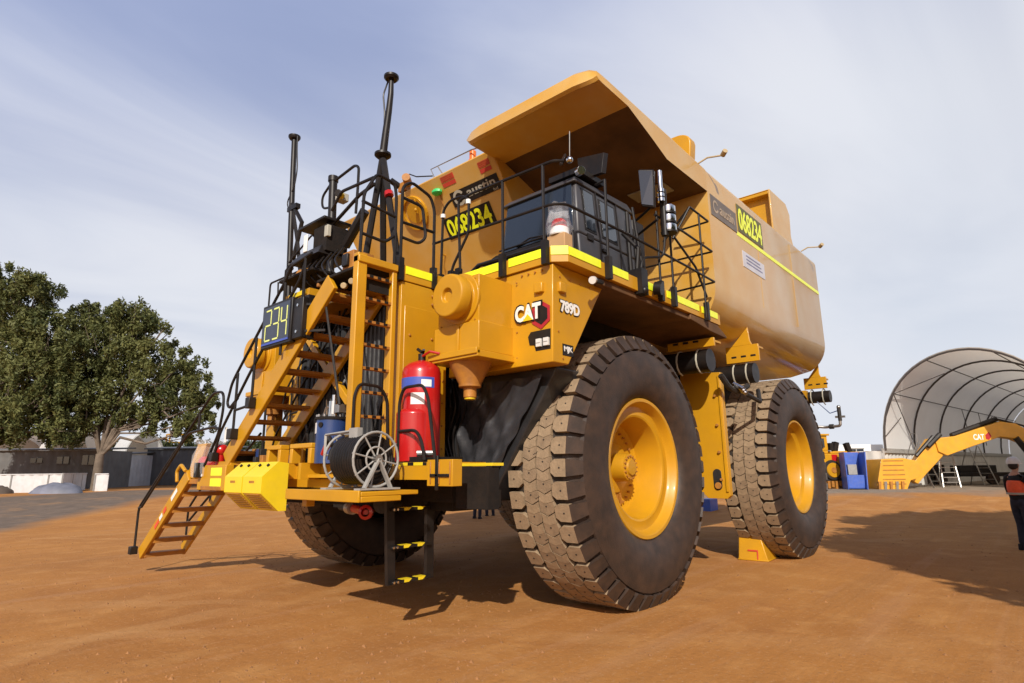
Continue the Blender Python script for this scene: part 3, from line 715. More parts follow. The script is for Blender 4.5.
# bolts, hoses and cables on the nose
m = MB(); rb = random.Random(12)
for y_ in [1.68+.11*k_ for k_ in range(3)]+[2.85+.1*k_ for k_ in range(4)]: m.cyl((2.02,y_,3.93),(2.045,y_,3.93), .011, DIRTY, 6)
for z_ in (2.95,3.25,3.55,3.85): m.cyl((2.045,2.78,z_),(2.06,2.78,z_), .009, DIRTY, 6)
for x_, z_ in ((1.9,3.85),(1.7,3.85),(1.5,3.85),(1.3,3.85),(1.88,2.9),(1.95,3.2)): m.cyl((x_,3.3,z_),(x_,3.312,z_), .011, DIRTY, 6)
for z_ in [1.95+.28*k_ for k_ in range(7)]: m.cyl((2.16,1.61,z_),(2.16,1.628,z_), .012, DIRTY, 6)
for y_ in (2.06,2.34,2.62): 
    for z_ in (3.34,3.82): m.cyl((2.58,y_,z_),(2.592,y_,z_), .010, DIRTY, 6)
m.build('bolts', T)
for k_ in range(22):
    y_ = rb.uniform(-1.3,1.2); z_ = rb.uniform(2.6,3.9); d_ = rb.uniform(-.5,.6); m = MB()
    m.tube(fillet([(2.46,y_,z_),(2.56,y_+d_*.3,z_-.3),(2.52+rb.random()*.06,y_+d_,z_-.7),(2.46,y_+d_*.8,max(1.85,z_-1.3))], .15), rb.choice((.012,.018,.026)), rb.choice((BLK,BLK,DARK,WRAP)), 6); m.build('hose_line', T)
m = MB()
for k_ in range(5): m.tube(fillet([(1.84,1.3+k_*.07,2.85),(1.86,1.35+k_*.1,2.5),(1.85,1.2+k_*.09,2.1),(1.84,1.4+k_*.05,1.75)], .1), .016, BLK, 6)
m.box((1.8,1.15,2.2),(1.88,1.45,2.5), BLKM); m.build('cable_loom', T)
m = MB(); nu, nv = 34, 30; v = []; rw = random.Random(21)
fold = [(rw.uniform(1.5,6), rw.uniform(-5,5), rw.uniform(0,6.28), rw.uniform(.5,1)) for _ in range(9)]
for i in range(nu):
    for j in range(nv):
        u_, t_ = i/(nu-1), j/(nv-1); z_ = 1.55+1.20*t_; y_ = 1.62+u_*(2.16+(3.02-2.16)*t_-1.62)
        d_ = sum(a4*max(0, math.sin(a1*3*u_+a2*t_*2.2+a3))**5 for a1, a2, a3, a4 in fold)
        v.append((1.815+.035*d_, y_, z_))
m.add(v, [(i*nv+j, (i+1)*nv+j, (i+1)*nv+j+1, i*nv+j+1) for i in range(nu-1) for j in range(nv-1)], mat('creased_vinyl', (.032,.032,.036), .42, var=.3, bump=.3, bscale=8)); m.build('creased_cover', T, smooth=70)
# ---- cab
m = MB()
x0, x1, y0, y1 = -.48, 1.05, 1.62, 3.0
m.hexa([(x0,y0,4.18),(x1-.06,y0,4.18),(x1-.06,y1,4.18),(x0,y1,4.18),(x0,y0,4.75),(x1,y0,4.75),(x1,y1,4.75),(x0,y1,4.75)], NAVY)
m.hexa([(x0,y0,4.75),(x1,y0,4.75),(x1,y1,4.75),(x0,y1,4.75),(x0+.03,y0+.05,5.55),(x1-.06,y0+.05,5.5),(x1-.06,y1-.06,5.5),(x0+.03,y1-.06,5.55)], NAVY)
m.hexa([(x0,y0,5.5),(x1+.02,y0,5.5),(x1+.02,y1-.02,5.5),(x0,y1-.02,5.5),(x0+.05,y0+.08,5.68),(x1-.1,y0+.08,5.62),(x1-.1,y1-.1,5.62),(x0+.05,y1-.1,5.68)], NAVY)
m.box((x0-.35, 1.9, 4.18), (x0, 2.95, 5.45), BLK)
cab = m.build('cab', T, bevel=.03)
m = MB(); m.hexa([(1.055,y0+.07,4.78),(1.075,y0+.07,4.78),(1.075,y1-.07,4.78),(1.055,y1-.07,4.78),(1.0,y0+.1,5.5),(1.015,y0+.1,5.5),(1.015,y1-.12,5.5),(1.0,y1-.12,5.5)], GLASS); m.build('windscreen', cab, bevel=.004)
def cabwin(nm, xa, xb, za, zb, mm_=GLASS, o_=.0):
    m = MB(); lean = lambda z: 3.0-.075*(z-4.75)*(1 if z > 4.75 else 0)
    for (q, mt, d) in ((.03, BLK, .008), (0, mm_, .016)):
        m.hexa([(xb-q,lean(za-q)-.01,za-q),(xa+q,lean(za-q)-.01,za-q),(xa+q,lean(za-q)+d+o_,za-q),(xb-q,lean(za-q)+d+o_,za-q),(xb-q,lean(zb+q)-.01,zb+q),(xa+q,lean(zb+q)-.01,zb+q),(xa+q,lean(zb+q)+d+o_,zb+q),(xb-q,lean(zb+q)+d+o_,zb+q)], mt)
    return m.build(nm, cab)
cabwin('side_window', .86, .64, 4.86, 5.42); 
cabwin('door_window', .45, .10, 4.86, 5.40)
m = MB()
dz = lambda z: 3.0-.075*(z-4.75)*(1 if z > 4.75 else 0)
m.tube([(.55, dz(4.25)+.01, 4.25), (.55, dz(4.75)+.01, 4.75), (.55, dz(5.5)+.01, 5.5), (.02, dz(5.5)+.01, 5.5), (.02, dz(4.75)+.01, 4.75), (.02, 3.01, 4.25)], .012, BLK, 6, False)
m.box((.86, 3.0, 4.7), (.72, 3.02, 4.78), BLK); m.box((.5, 3.0, 4.62), (.36, 3.03, 4.66), BLK)
m.build('door', cab)
m = MB()
for yy in (1.95, 2.4): m.tube([(1.09, yy, 4.8), (1.10, yy+.25, 4.86), (1.10, yy+.5, 4.83)], .012, BLK, 6)
m.tube([(1.12, 1.65, 4.8), (1.12, 2.9, 4.8)], .015, BLK); m.build('wiper', cab)
m = MB(); m.box((.35, 2.45, 5.66), (.95, 2.98, 5.74), BLK)
m.hexa([(.55,2.78,5.74),(.62,2.75,5.74),(.62,3.12,5.72),(.55,3.15,5.72),(.50,2.72,6.12),(.57,2.69,6.12),(.57,3.14,6.04),(.50,3.17,6.04)], BLK)
m.tube([(.9, 2.66, 5.9), (1.3, 3.0, 5.75), (1.95, 3.4, 5.2)], .018, BLK); m.tube([(.5, 2.6, 5.7), (.6, 2.62, 5.85)], .03, BLK); m.ball((1.2, 3.0, 5.72), .05, CHR); m.cyl((1.0, 3.0, 5.62), (1.05, 3.08, 5.6), .06, CHR, 12)
m.tube([(1.2, 3.0, 5.72), (1.18, 3.0, 6.15)], .006, GREYP)
m.build('roof_mirror', cab, bevel=.02)
m = MB(); m.tube([(.2, 2.3, 5.68), (.2, 2.3, 5.9), (-.45, 2.3, 5.95), (-.45, 2.3, 5.68)], .014, GREYP); m.tube([(-.1, 2.3, 5.93), (-.1, 2.6, 5.68)], .012, GREYP); m.build('roof_rail', cab)
m = MB()
m.tube(fillet([(-.3, 3.1, 5.3), (0, 3.55, 5.3), (.0, 3.6, 5.8)], .1), .02, BLK); m.tube([(-.35, 3.0, 5.05), (-.05, 3.58, 5.1)], .02, BLK)
o = m.build('side_mirror', T); 
m = MB(); m.hexa([(.20,3.50,5.22),(.24,3.50,5.22),(.16,3.66,5.18),(.12,3.66,5.18),(.22,3.49,5.78),(.26,3.49,5.78),(.18,3.68,5.74),(.14,3.68,5.74)], BLK); m.build('mirror_housing', o, bevel=.03)
m = MB(); m.hexa([(.245,3.51,5.25),(.252,3.512,5.25),(.182,3.65,5.21),(.175,3.648,5.21),(.262,3.50,5.75),(.269,3.502,5.75),(.202,3.67,5.71),(.195,3.668,5.71)], GLASS); m.build('mirror_glass', o)
m = MB(); m.cyl((-.22, 3.6, 4.9), (-.22, 3.6, 5.6), .05, BLK, 12)
for k_ in range(3): m.lathe([(0,0),(.105,0),(.11,.03),(.11,.09),(.09,.11),(.0,.11)], (-.3, 3.62, 4.98+k_*.14), (0,0,1), 20, m=CHR); m.lathe([(0,0),(.115,0),(.115,.025),(0,.025)], (-.3, 3.62, 4.955+k_*.14), (0,0,1), 20, m=BLK)
for k_ in range(3): m.lathe([(0,0),(.05,0),(.05,.05),(.0,.05)], (-.12, 3.62, 5.38+k_*.07), (0,0,1), 16, m=CHR)
m.cyl((-.12, 3.62, 5.55), (-.12, 3.62, 5.85), .035, CHR, 12)
m.tube(fillet([(-.22, 3.6, 4.95), (-.22, 3.55, 4.6), (.2, 3.45, 4.5), (.3, 3.45, 4.2)], .1), .018, BLK)
m.build('beacon_stack', T, smooth=40)
# clutter at the deck edge beneath the door
m = MB(); m.box((.38, 3.3, 3.95), (.22, 3.52, 4.3), BLK); m.cyl((.0, 3.5, 4.1), (-.02, 3.6, 4.08), .09, BLK, 16); m.tube([(.3, 3.4, 4.2), (.3, 3.45, 4.6), (.26, 3.2, 4.9)], .03, BLK)
m.tube([(.1, 3.4, 4.3), (.14, 3.3, 5.3)], .02, BLK); m.tube([(-.1, 3.1, 4.2), (-.14, 3.05, 5.4)], .03, BLK); m.tube([(-.3, 3.1, 4.2), (-.34, 3.05, 5.2)], .03, BLK); m.ball((.3, 3.5, 4.0), .06, BLK)
m.build('pipework', T)
# machinery on deck between cab and raked wall
m = MB(); m.cyl((1.0, 1.15, 4.45), (1.35, 1.9, 4.45), .17, BLKM, 18); m.box((.9, .9, 4.13), (1.5, 1.8, 4.35), BLKM); m.tube([(1.6, 1.2, 4.2), (1.8, 1.9, 4.35), (1.8, 3.0, 4.33)], .03, BLK); m.build('air_horn_unit', T)
m = MB(); m.box((1.08, 1.65, 4.18), (1.18, 3.0, 4.72), BLK); m.build('cab_apron', T, bevel=.01)

# ---- guard rails
def rails(name, segs, r=.02, mtl=BLK, feet=(), fl=.07, label=None):
    m = MB()
    for s_ in segs: m.tube(fillet(s_, fl), r, mtl, 8)
    for p in feet: m.box((p[0]-.035, p[1]-.035, 3.96), (p[0]+.035, p[1]+.035, 4.25), mtl)
    return m.build(name, T)
XF, YS = 2.09, 3.49
rails('guard_rail', [[(XF,1.85,4.2),(XF,1.8,5.2),(XF,2.05,5.23),(XF,3.40,5.19),(XF-.1,3.47,5.2)],
    [(XF,1.3,4.73),(XF,3.36,4.66),(XF-.15,3.46,4.68),(.30,YS,4.71)],
    [(XF,2.60,4.0),(XF,2.60,5.21)], [(XF,3.24,4.0),(XF,3.24,5.2)], [(1.14,YS,4.0),(1.14,YS,5.28)],
    [(1.14,YS,5.28),(.9,3.2,5.4)]], .018, feet=[(XF+.0,2.59,0),(XF,3.25,0),(1.14,3.49,0),(XF,1.82,0)])
rails('guard_rail', [[(.45,YS,4.70),(-1.1,YS,4.70),(-2.12,YS,4.69),(-2.16,2.6,4.68)],
    [(-.15,YS,5.23),(-1.06,YS,5.25),(-2.12,YS,5.22),(-2.14,2.2,5.25)], [(-1.35,YS,5.76),(-2.06,YS,5.74),(-2.1,2.9,5.75)],
    [(-1.35,YS,5.76),(-1.35,3.0,5.3)], [(-.59,YS,4.0),(-.59,YS,5.25)], [(-.2,YS,4.0),(-.2,YS,5.3)], [(-1.68,YS,4.0),(-1.68,YS,5.76)], [(-1.1,3.3,5.25),(-1.5,3.45,4.8),(-1.75,YS,4.35)], [(-1.08,3.3,5.2),(-1.35,YS,5.76)]],
    .018, fl=.03, feet=[(-.59,3.49,0),(-.2,3.49,0),(-1.7,3.49,0)])
rails('guard_rail', [[(XF,1.47,4.1),(XF,1.5,5.16),(XF,1.62,5.26),(XF,1.85,5.26),(XF,2.0,5.18),(XF,2.0,4.7),(XF,1.7,4.3),(XF,1.66,4.1)]], .018, feet=[(XF,1.47,0),(XF,1.68,0)])
rails('guard_rail', [[(2.86,1.6,4.0),(2.86,1.6,5.2),(2.72,1.6,5.31),(2.40,1.6,5.22),(2.33,1.6,5.05),(2.33,1.6,4.1)], [(2.86,1.6,4.72),(2.33,1.6,4.74)], [(2.84,1.6,5.05),(2.55,1.62,5.02),(2.5,1.64,4.6),(2.6,1.62,4.5),(2.84,1.6,4.52)]], .02, feet=[(2.86,1.6,0),(2.33,1.6,0)])
rails('guard_rail', [[(3.44,1.6,4.15),(3.42,1.6,4.9),(3.25,1.6,5.22),(2.98,1.6,5.19),(2.95,1.6,5.0),(2.95,1.6,4.15)], [(3.44,1.6,4.8),(2.95,1.6,4.75)], [(3.43,1.6,4.4),(3.1,1.6,4.38),(2.97,1.6,4.5)], [(3.3,1.6,5.15),(3.3,.9,5.2),(3.3,.7,5.0)]], .02)
rails('guard_rail', [[(XF,-3.4,4.15),(XF,-3.4,5.2),(XF,-1.7,5.2)], [(XF,-3.4,4.7),(XF,-1.7,4.7)], [(XF,-2.5,4.15),(XF,-2.5,5.2)], [(XF,-1.7,4.15),(XF,-1.7,5.2)]], .018)
# little white caps
m = MB(); m.cyl((XF,1.5,5.05), (XF,1.5,5.10), .035, WHT, 10); m.cyl((XF,1.99,5.10), (XF,1.99,5.16), .035, WHT, 10); m.build('rail_clamp', T)
# top rail and lamps on the raked wall
m = MB(); m.tube([(.6,.8,7.06),(.6,.5,7.1),(.6,-.55,7.12),(.55,-.5,6.95)], .012, STEEL, 6); m.tube([(.6,-.35,7.1),(.5,-.3,6.94)], .01, STEEL, 6); m.tube([(.6, -.5, 6.97), (.65, -.9, 7.08), (.66,-1.1,7.2)], .012, BLK, 6); m.build('top_rail', T)
m = MB(); m.cyl((.5,.45,6.93), (.5,.45,7.13), .06, ORG, 14); m.cyl((.5,.45,6.93), (.5,.45,6.96), .08, ORG, 14); m.build('beacon', T)
m = MB(); m.box((.5,-1.45,6.95), (.65,-1.25,7.12), DIRTY); m.cyl((.6,-1.2,7.06), (.78,-1.05,7.08), .08, DIRTY, 12); m.cyl((.62,-1.45,7.08), (.8,-1.5,7.16), .06, BLK, 12); m.build('tank_lamp', T)

# ---- bumper platform
m = MB()
m.box((2.2,-2.6,1.60), (3.02,2.42,1.78), YEL); m.box((2.2,-2.6,1.35), (2.6,2.3,1.6), BLKM)
m.box((2.22,-2.55,1.78), (2.98,2.40,1.788), BLKM)
m.box((2.45,2.42,1.735), (2.62,2.92,1.765), BRTY)
m.box((2.5,2.42,1.3), (2.66,2.9,1.73), BLKM)
m.box((3.02,-.35,1.60), (3.30,-.28,1.80), YEL); m.box((3.02,.28,1.60), (3.30,.34,1.80), YEL); m.box((3.02,-.5,1.5), (3.06,1.8,1.60), YEL)
m.box((3.02,.34,1.62), (3.20,1.7,1.66), YEL)
for a_, b_ in ((1.9,2.05),(2.15,2.3)): m.box((3.02,a_,1.745), (3.024,b_,1.778), BRTY)
m.box((3.02,1.82,1.745), (3.022,2.36,1.779), BLK)
m.build('bumper_platform', T, bevel=.01)
# yellow uprights / sockets on platform left of blue tank
m = MB()
for y0_, y1_ in ((-.68,-.30),(-.06,.46)):
    for a_, b_ in ((y0_,y0_+.07),(y1_-.07,y1_)): m.box((3.12,a_,1.79),(3.25,b_,1.98), YEL)
    m.box((3.12,y0_,1.98),(3.25,y1_,2.04), YEL)
m.box((3.02,-.30,1.79),(3.06,-.06,2.0), YEL)
m.build('socket_frame', T, bevel=.01)
# box with straps at the platform's right corner
m = MB(); m.box((2.95,2.44,1.54),(3.08,2.82,1.80), YEL)
for y in (2.49,2.62,2.78): m.box((3.08,y,1.56),(3.09,y+.015,1.78), DIRTY)
m.box((3.08,2.5,1.63),(3.10,2.78,1.66), BLK); m.box((3.08,2.58,1.50),(3.10,2.62,1.84), BLK)
m.build('step_box', T, bevel=.008)
# reel shelf, hose reel
m = MB(); m.box((3.02,.85,1.455),(3.72,2.24,1.50), YEL); m.box((3.72,.85,1.40),(3.75,2.24,1.512), YEL); m.box((3.24,2.21,1.40),(3.72,2.24,1.455), YEL)
for y in (.86,1.3,1.75): m.box((3.06,y,1.40),(3.72,y+.03,1.455), YEL)
m.box((3.5,.95,1.32),(3.6,1.05,1.40), YEL)
m.build('reel_shelf', T, bevel=.008)
m = MB()
RC = (3.49,0,1.81)
def ringy(y, r, tr, mt): m.tube([(RC[0]+r*math.cos(t), y, RC[2]+r*math.sin(t)) for t in [i*math.pi/14 for i in range(29)]], tr, mt, 8, False)
for y in (1.62, 2.14):
    ringy(y, .27, .013, GREYP)
    ringy(y, .12, .010, GREYP)
    for k_ in range(8):
        a = k_*math.pi/4+.2; m.tube([(RC[0]+.04*math.cos(a), y, RC[2]+.04*math.sin(a)), (RC[0]+.285*math.cos(a), y, RC[2]+.285*math.sin(a))], .009, GREYP, 6)
    m.cyl((RC[0], y-.03, RC[2]), (RC[0], y+.05, RC[2]), .045, STEEL, 16)
for y in (1.58, 2.18):
    m.beam((RC[0], y, RC[2]), (RC[0]+.16, y, 1.53), .05, .02, GREYP); m.beam((RC[0], y, RC[2]), (RC[0]-.16, y, 1.52), .05, .02, GREYP); m.box((RC[0]-.24, y-.05, 1.513), (RC[0]+.24, y+.05, 1.53), GREYP)
m.tube([(RC[0]+.1, 1.35, 1.85), (RC[0]+.1, 1.35, 2.08), (RC[0]+.1, 1.95, 2.10)], .02, GREYP, 4); m.box((RC[0]+.06, 1.82, 2.0), (RC[0]+.12, 1.97, 2.13), GREYP)
hr = m.build('hose_reel', T)
m = MB()
for L_, (r_, n_) in enumerate(((.17, 11), (.205, 11), (.235, 10))):
    pts = [(RC[0]+r_*math.cos(t), 1.66+.44*(t/(2*math.pi*n_)), RC[2]+r_*math.sin(t)) for t in [i*math.pi/9 for i in range(18*n_+1)]]
    m.tube(pts, .021, BLK, 6)
m.tube(fillet([(RC[0]+.2, 1.65, 1.95), (RC[0]+.12, 1.45, 2.06), (RC[0]+.05, 1.32, 1.99)], .06), .022, BLK)
m.build('hose', hr)
m = MB(); m.tube([(RC[0]+.05, 1.32, 1.99), (RC[0]+.04, 1.20, 1.88)], .04, RED, 12, True, .025); m.build('nozzle', hr)
# blue tank
m = MB(); m.cyl((3.05,.58,1.79), (3.05,.58,2.32), .19, BLUE, 28); m.lathe([(0,0),(.21,0),(.21,.03),(0,.03)], (3.05,.58,2.32), (0,0,1), 28, m=BLKM)
for k_ in range(12): a = k_*math.pi/6; m.cyl((3.05+.19*math.cos(a), .58+.17*math.sin(a), 2.35), (3.05+.19*math.cos(a), .58+.17*math.sin(a), 2.38), .013, STEEL, 6)
m.cyl((3.22,.63,2.25), (3.25,.64,2.25), .03, BLKM)
m.hexa([(3.20,.46,2.15),(3.21,.46,2.15),(3.24,.54,2.15),(3.23,.54,2.15),(3.20,.46,2.28),(3.21,.46,2.28),(3.24,.54,2.28),(3.23,.54,2.28)], WHTS)
m.build('grease_tank', T)
m = MB(); m.cyl((3.05,.60,2.35), (3.05,.60,2.55), .065, CHR, 14); m.cyl((3.05,.60,2.55), (3.05,.60,2.63), .03, CHR, 12); m.box((2.98,.68,2.40), (3.1,.80,2.50), STEEL); m.tube([(3.05,.38,2.38), (3.05,.43,2.48), (3.05,.58,2.50)], .02, STEEL); m.tube([(3.15,.60,2.38),(3.17,.62,2.56)], .008, CHR); m.build('grease_pump', T)
# red coupling under the shelf
m = MB(); m.cyl((2.75,.58,1.25), (2.8,.74,1.25), .075, STEEL, 16); m.cyl((2.8,.76,1.25), (2.82,.98,1.23), .05, RED, 16); m.lathe([(.05,0),(.085,0),(.085,.04),(.05,.05)], (2.84,1.08,1.22), (.8,.6,0), 16, m=RED); m.cyl((2.80,1.0,1.22),(2.86,1.1,1.22), .03, RED, 10); m.cyl((2.75,.4,1.26), (2.75,.55,1.26), .05, DARK, 12); m.box((2.7, .3, 1.25), (2.8, 1.1, 1.45), BLKM); m.build('hose_coupling', T)
m = MB(); m.cyl((2.65,1.35,1.33), (2.9,1.45,1.33), .11, DARK, 16); m.build('tow_eye', T)
# extinguishers
def ext_(x, y, r, z0, z1):
    m = MB(); m.lathe([(0,0),(r*.9,.0),(r,.04),(r,z1-z0-.12),(r*.93,z1-z0-.06),(r*.7,z1-z0-.01),(r*.25,z1-z0+.03),(.0,z1-z0+.03)], (x,y,z0), (0,0,1), 32, m=RED)
    e = m.build('extinguisher_bottle', T)
    m = MB(); m.add([(x+(r+.003)*math.cos(R_(t)), y+(r+.003)*math.sin(R_(t)), z) for t in range(-30, 91, 10) for z in (z1-.31, z1-.19)], [(2*i,2*i+2,2*i+3,2*i+1) for i in range(12)], LBL); m.add([(x+(r+.004)*math.cos(R_(t)), y+(r+.004)*math.sin(R_(t)), z) for t in (50,60,70,80) for z in (z1-.30, z1-.22)], [(2*i,2*i+2,2*i+3,2*i+1) for i in range(3)], WHTS); m.build('label_band', e)
    return e
e = ext_(2.70, 1.86, .225, 1.79, 2.92)
m = MB(); a = R_(35)
for k_ in range(5):
    b0, b1 = R_(20+k_*8), R_(28+k_*8); r = .228
    m.add([(2.70+r*math.cos(t), 1.86+r*math.sin(t), z) for t, z in ((b0,2.42),(b1,2.42),(b1,2.55),(b0,2.55))], [(0,1,2,3)], WHTS)
m.build('paper_label', e)
m = MB(); m.cyl((2.70,1.86,2.93), (2.70,1.86,3.03), .045, BLK, 12); m.beam((2.63,1.78,3.03), (2.76,1.96,3.06), .03, .02, BLK); m.tube([(2.72,1.90,3.0),(2.74,2.05,3.03),(2.68,2.15,3.0)], .015, RED); m.tube([(2.70,1.86,3.05),(2.70,1.78,3.10)], .02, BLK); m.build('valve', e)
m = MB(); m.lathe([(.0,0),(.205,.0),(.205,.54),(.17,.58),(0,.58)], (2.79,1.86,1.79), (0,0,1), 28, m=RED); m.build('red_cradle', T, bevel=.01)
m = MB(); m.box((2.35,1.62,1.79),(2.95,2.2,1.84), BLK); m.tube([(2.9,2.05,1.88),(2.75,2.18,1.88)], .03, STEEL); m.build('bottle_cradle', T)
# grab rails on the platform
rails('grab_rail', [[(3.44,1.62,1.8),(3.44,1.62,2.5),(3.38,1.62,2.64),(3.1,1.62,2.63),(3.0,1.62,2.5),(2.96,1.62,1.8)]], .018)
rails('grab_rail', [[(3.0,1.85,1.8),(3.0,1.85,2.45),(3.0,1.92,2.6),(3.0,2.25,2.6),(3.0,2.34,2.45),(3.0,2.52,1.55)], [(3.0,1.86,2.12),(3.0,2.15,2.12),(3.0,2.25,2.0),(3.0,2.3,1.8)]], .018)
# ---- front ladder (in an x-z plane)
m = MB()
m.box((3.34,1.52,1.80),(3.47,1.62,4.16), YEL); m.box((2.91,1.54,1.80),(2.98,1.62,4.13), YEL); m.box((2.91,1.52,4.04),(3.47,1.64,4.13), YEL)
lad = m.build('front_ladder', T, bevel=.012)
for k_ in range(8):
    z = 2.0+k_*.27; m = MB(); m.box((2.98,1.54,z),(3.34,1.61,z+.03), DIRTY)
    for q in range(3): m.box((3.03+q*.11,1.612,z+.002),(3.08+q*.11,1.616,z+.028), BLK)
    m.build('rung', lad)
m = MB(); m.box((2.98,1.545,3.75),(3.34,1.555,3.95), BLKM); m.build('ladder_plate', lad)
for x, z in ((2.86,3.55),(3.39,3.6),(3.40,2.95)):
    pass
# folding ladder hanging below
m = MB()
for xa, xb in ((3.07,3.01),(2.50,2.48)):
    m.beam((xa,1.8,1.62),(xb,1.8,.52), .05, .10, BLK, up=(1,0,0)); m.beam((xa-.03,1.72,1.62),(xb-.03,1.72,.55), .012, .06, BLKM, up=(1,0,0))
hl_ = m.build('hanging_ladder', T)
for z, x0_, x1_ in ((1.30,2.53,3.06),(.91,2.51,3.05),(.56,2.49,3.03)):
    m = MB(); m.box((x0_,1.76,z-.03),(x1_,1.86,z), BLK)
    for q in range(2): m.prism([(x1_-.16-q*.19, z-.029), (x1_-.22-q*.19, z-.029), (x1_-.26-q*.19, z+.001), (x1_-.16-q*.19, z+.001)], 'y', 1.858, 1.865, BRTY); m.box((x1_-.26-q*.2,1.77,z),(x1_-.14-q*.2,1.85,z+.003), BRTY)
    for q in (0.02,.07): m.cyl((x1_-q,1.86,z-.015),(x1_-q,1.872,z-.015), .013, CHR, 8)
    m.build('rung', hl_)

# ---- main staircase across the front
st = MB()
A, B = V((0,-1.72,1.86)), V((0,.86,4.0))
for x in (3.32, 2.60): st.beam(A+V((x,0,0)), B+V((x,0,0)), .06, .26, YEL, up=(0,0,1))
st.box((3.0,-2.0,1.79),(3.34,-1.55,1.85), YEL)
stc = st.build('front_staircase', T, bevel=.01)
for k_ in range(10):
    t = (k_+.6)/10.2; p = A.lerp(B, t); m = MB(); m.box((2.64,p.y-.10,p.z-.03),(3.28,p.y+.11,p.z+.005), DIRTY); m.box((2.64,p.y-.11,p.z-.05),(3.28,p.y-.085,p.z+.01), DIRTY); m.build('step', stc)
m = MB(); m.beam((2.56,-1.10,3.77),(2.56,.30,2.50), .08, .11, YEL); m.build('stair_brace', T, bevel=.01)
m = MB(); m.tube([(3.3,.62,3.95),(3.3,1.12,2.45)], .015, DARK); m.tube([(2.9,.62,3.98),(3.0,1.2,2.3)], .012, DARK); m.build('gas_strut', T)
m = MB(); m.box((2.45,.50,4.05),(3.34,1.50,4.09), BLKM); m.box((2.45,.50,4.0),(3.34,.54,4.05), DIRTY); m.box((2.5,.75,3.9),(2.56,1.5,4.02), DIRTY)
m.cyl((3.2,.95,3.95),(3.26,1.0,3.93), .04, BEIGE, 12); m.cyl((3.2,1.12,3.97),(3.26,1.17,3.95), .04, BEIGE, 12)
m.build('top_landing', T, bevel=.01)
m = MB(); m.box((3.35,-1.78,2.12),(3.362,-1.72,2.12+.22), WHTS); m.build('sticker', stc)
# column right fender to platform seen through the stair
m = MB(); m.box((2.05,-2.9,1.78),(2.2,-2.62,3.0), YEL); m.build('support_column', T, bevel=.01)
# handrails of the upper stair
def hr(x): return [[(x,-1.36,2.73),(x,-1.60,2.60),(x,-1.70,2.68),(x,-1.60,2.95),(x,-1.5,3.06),(x,-.22,4.21),(x,-.08,4.40),(x,.45,4.46)],
    [(x,-1.98,1.95),(x,-1.85,2.25),(x,-1.68,2.43),(x,-1.05,3.05),(x,.18,4.15),(x,.30,4.36)], [(x,-1.42,2.2),(x,-1.42,3.1)], [(x,-.92,2.65),(x,-.92,3.55)], [(x,-.2,3.2),(x,-.2,4.2)], [(x,.3,3.7),(x,.3,4.45)], [(x,-1.42,2.56),(x,-.95,2.6)]]
rails('stair_handrail', hr(3.40), .020); rails('stair_handrail', hr(2.55), .016)
for a_, b_ in (((3.36,-.99,2.55),(3.46,-.87,2.70)), ((3.34,-1.50,2.15),(3.46,-1.36,2.30)), ((3.36,-2.03,1.85),(3.46,-1.92,1.98)), ((3.38,-4.92,.33),(3.5,-4.8,.46)), ((3.35,-2.42,1.62),(3.5,-2.30,1.84)), ((2.56,-4.8,.38),(2.68,-4.68,.5))): m = MB(); m.box(a_, b_, BLK); m.build('rail_socket', T, bevel=.01)

# 234 display board
m = MB(); m.box((3.36,-.70,3.33),(3.44,.10,3.94), BLK); m.box((3.34,.10,3.36),(3.42,.34,3.90), BLK)
brd = m.build('fleet_number_board', T, bevel=.012, label='dark electronic board reading 234 on the stair')
m = MB(); m.box((3.44,-.66,3.38),(3.446,.06,3.90), DISP); m.box((3.442,-.66,3.372),(3.452,.06,3.40), LBL); m.build('screen', brd)
SEGS = {'2': 'abged', '3': 'abgcd', '4': 'fgbc'}
m = MB()
for ci, ch in enumerate('234'):
    y0_ = -.58+ci*.215; y1_ = y0_+.15; z0_, zm_, z1_ = 3.43, 3.64, 3.85; w_ = .022
    sg_ = dict(a=((y0_,z1_),(y1_,z1_)), b=((y1_,z1_),(y1_,zm_)), c=((y1_,zm_),(y1_,z0_)), d=((y0_,z0_),(y1_,z0_)), e=((y0_,zm_),(y0_,z0_)), f=((y0_,z1_),(y0_,zm_)), g=((y0_,zm_),(y1_,zm_)))
    for s_ in SEGS[ch]:
        (ya, za), (yb, zb) = sg_[s_]
        if ya == yb: m.box((3.447,ya-w_/2,min(za,zb)+.012),(3.45,ya+w_/2,max(za,zb)-.012), SEG)
        else: m.box((3.447,ya+.006,za-w_/2),(3.45,yb-.006,za+w_/2), SEG)
m.build('digits', brd)
m = MB()
for z in (3.45,3.80): m.beam((3.38,.30,z),(3.2,.55,z), .03, .03, BLK); m.cyl((3.40,.22,z),(3.43,.22,z), .02, CHR, 8)
m.box((3.2,-.3,3.94),(3.34,.34,4.03), YEL); m.box((3.34,-.15,3.96),(3.36,.28,4.02), BRTY); m.box((3.24,.24,3.36),(3.34,.34,3.94), BLK); m.build('board_bracket', brd)

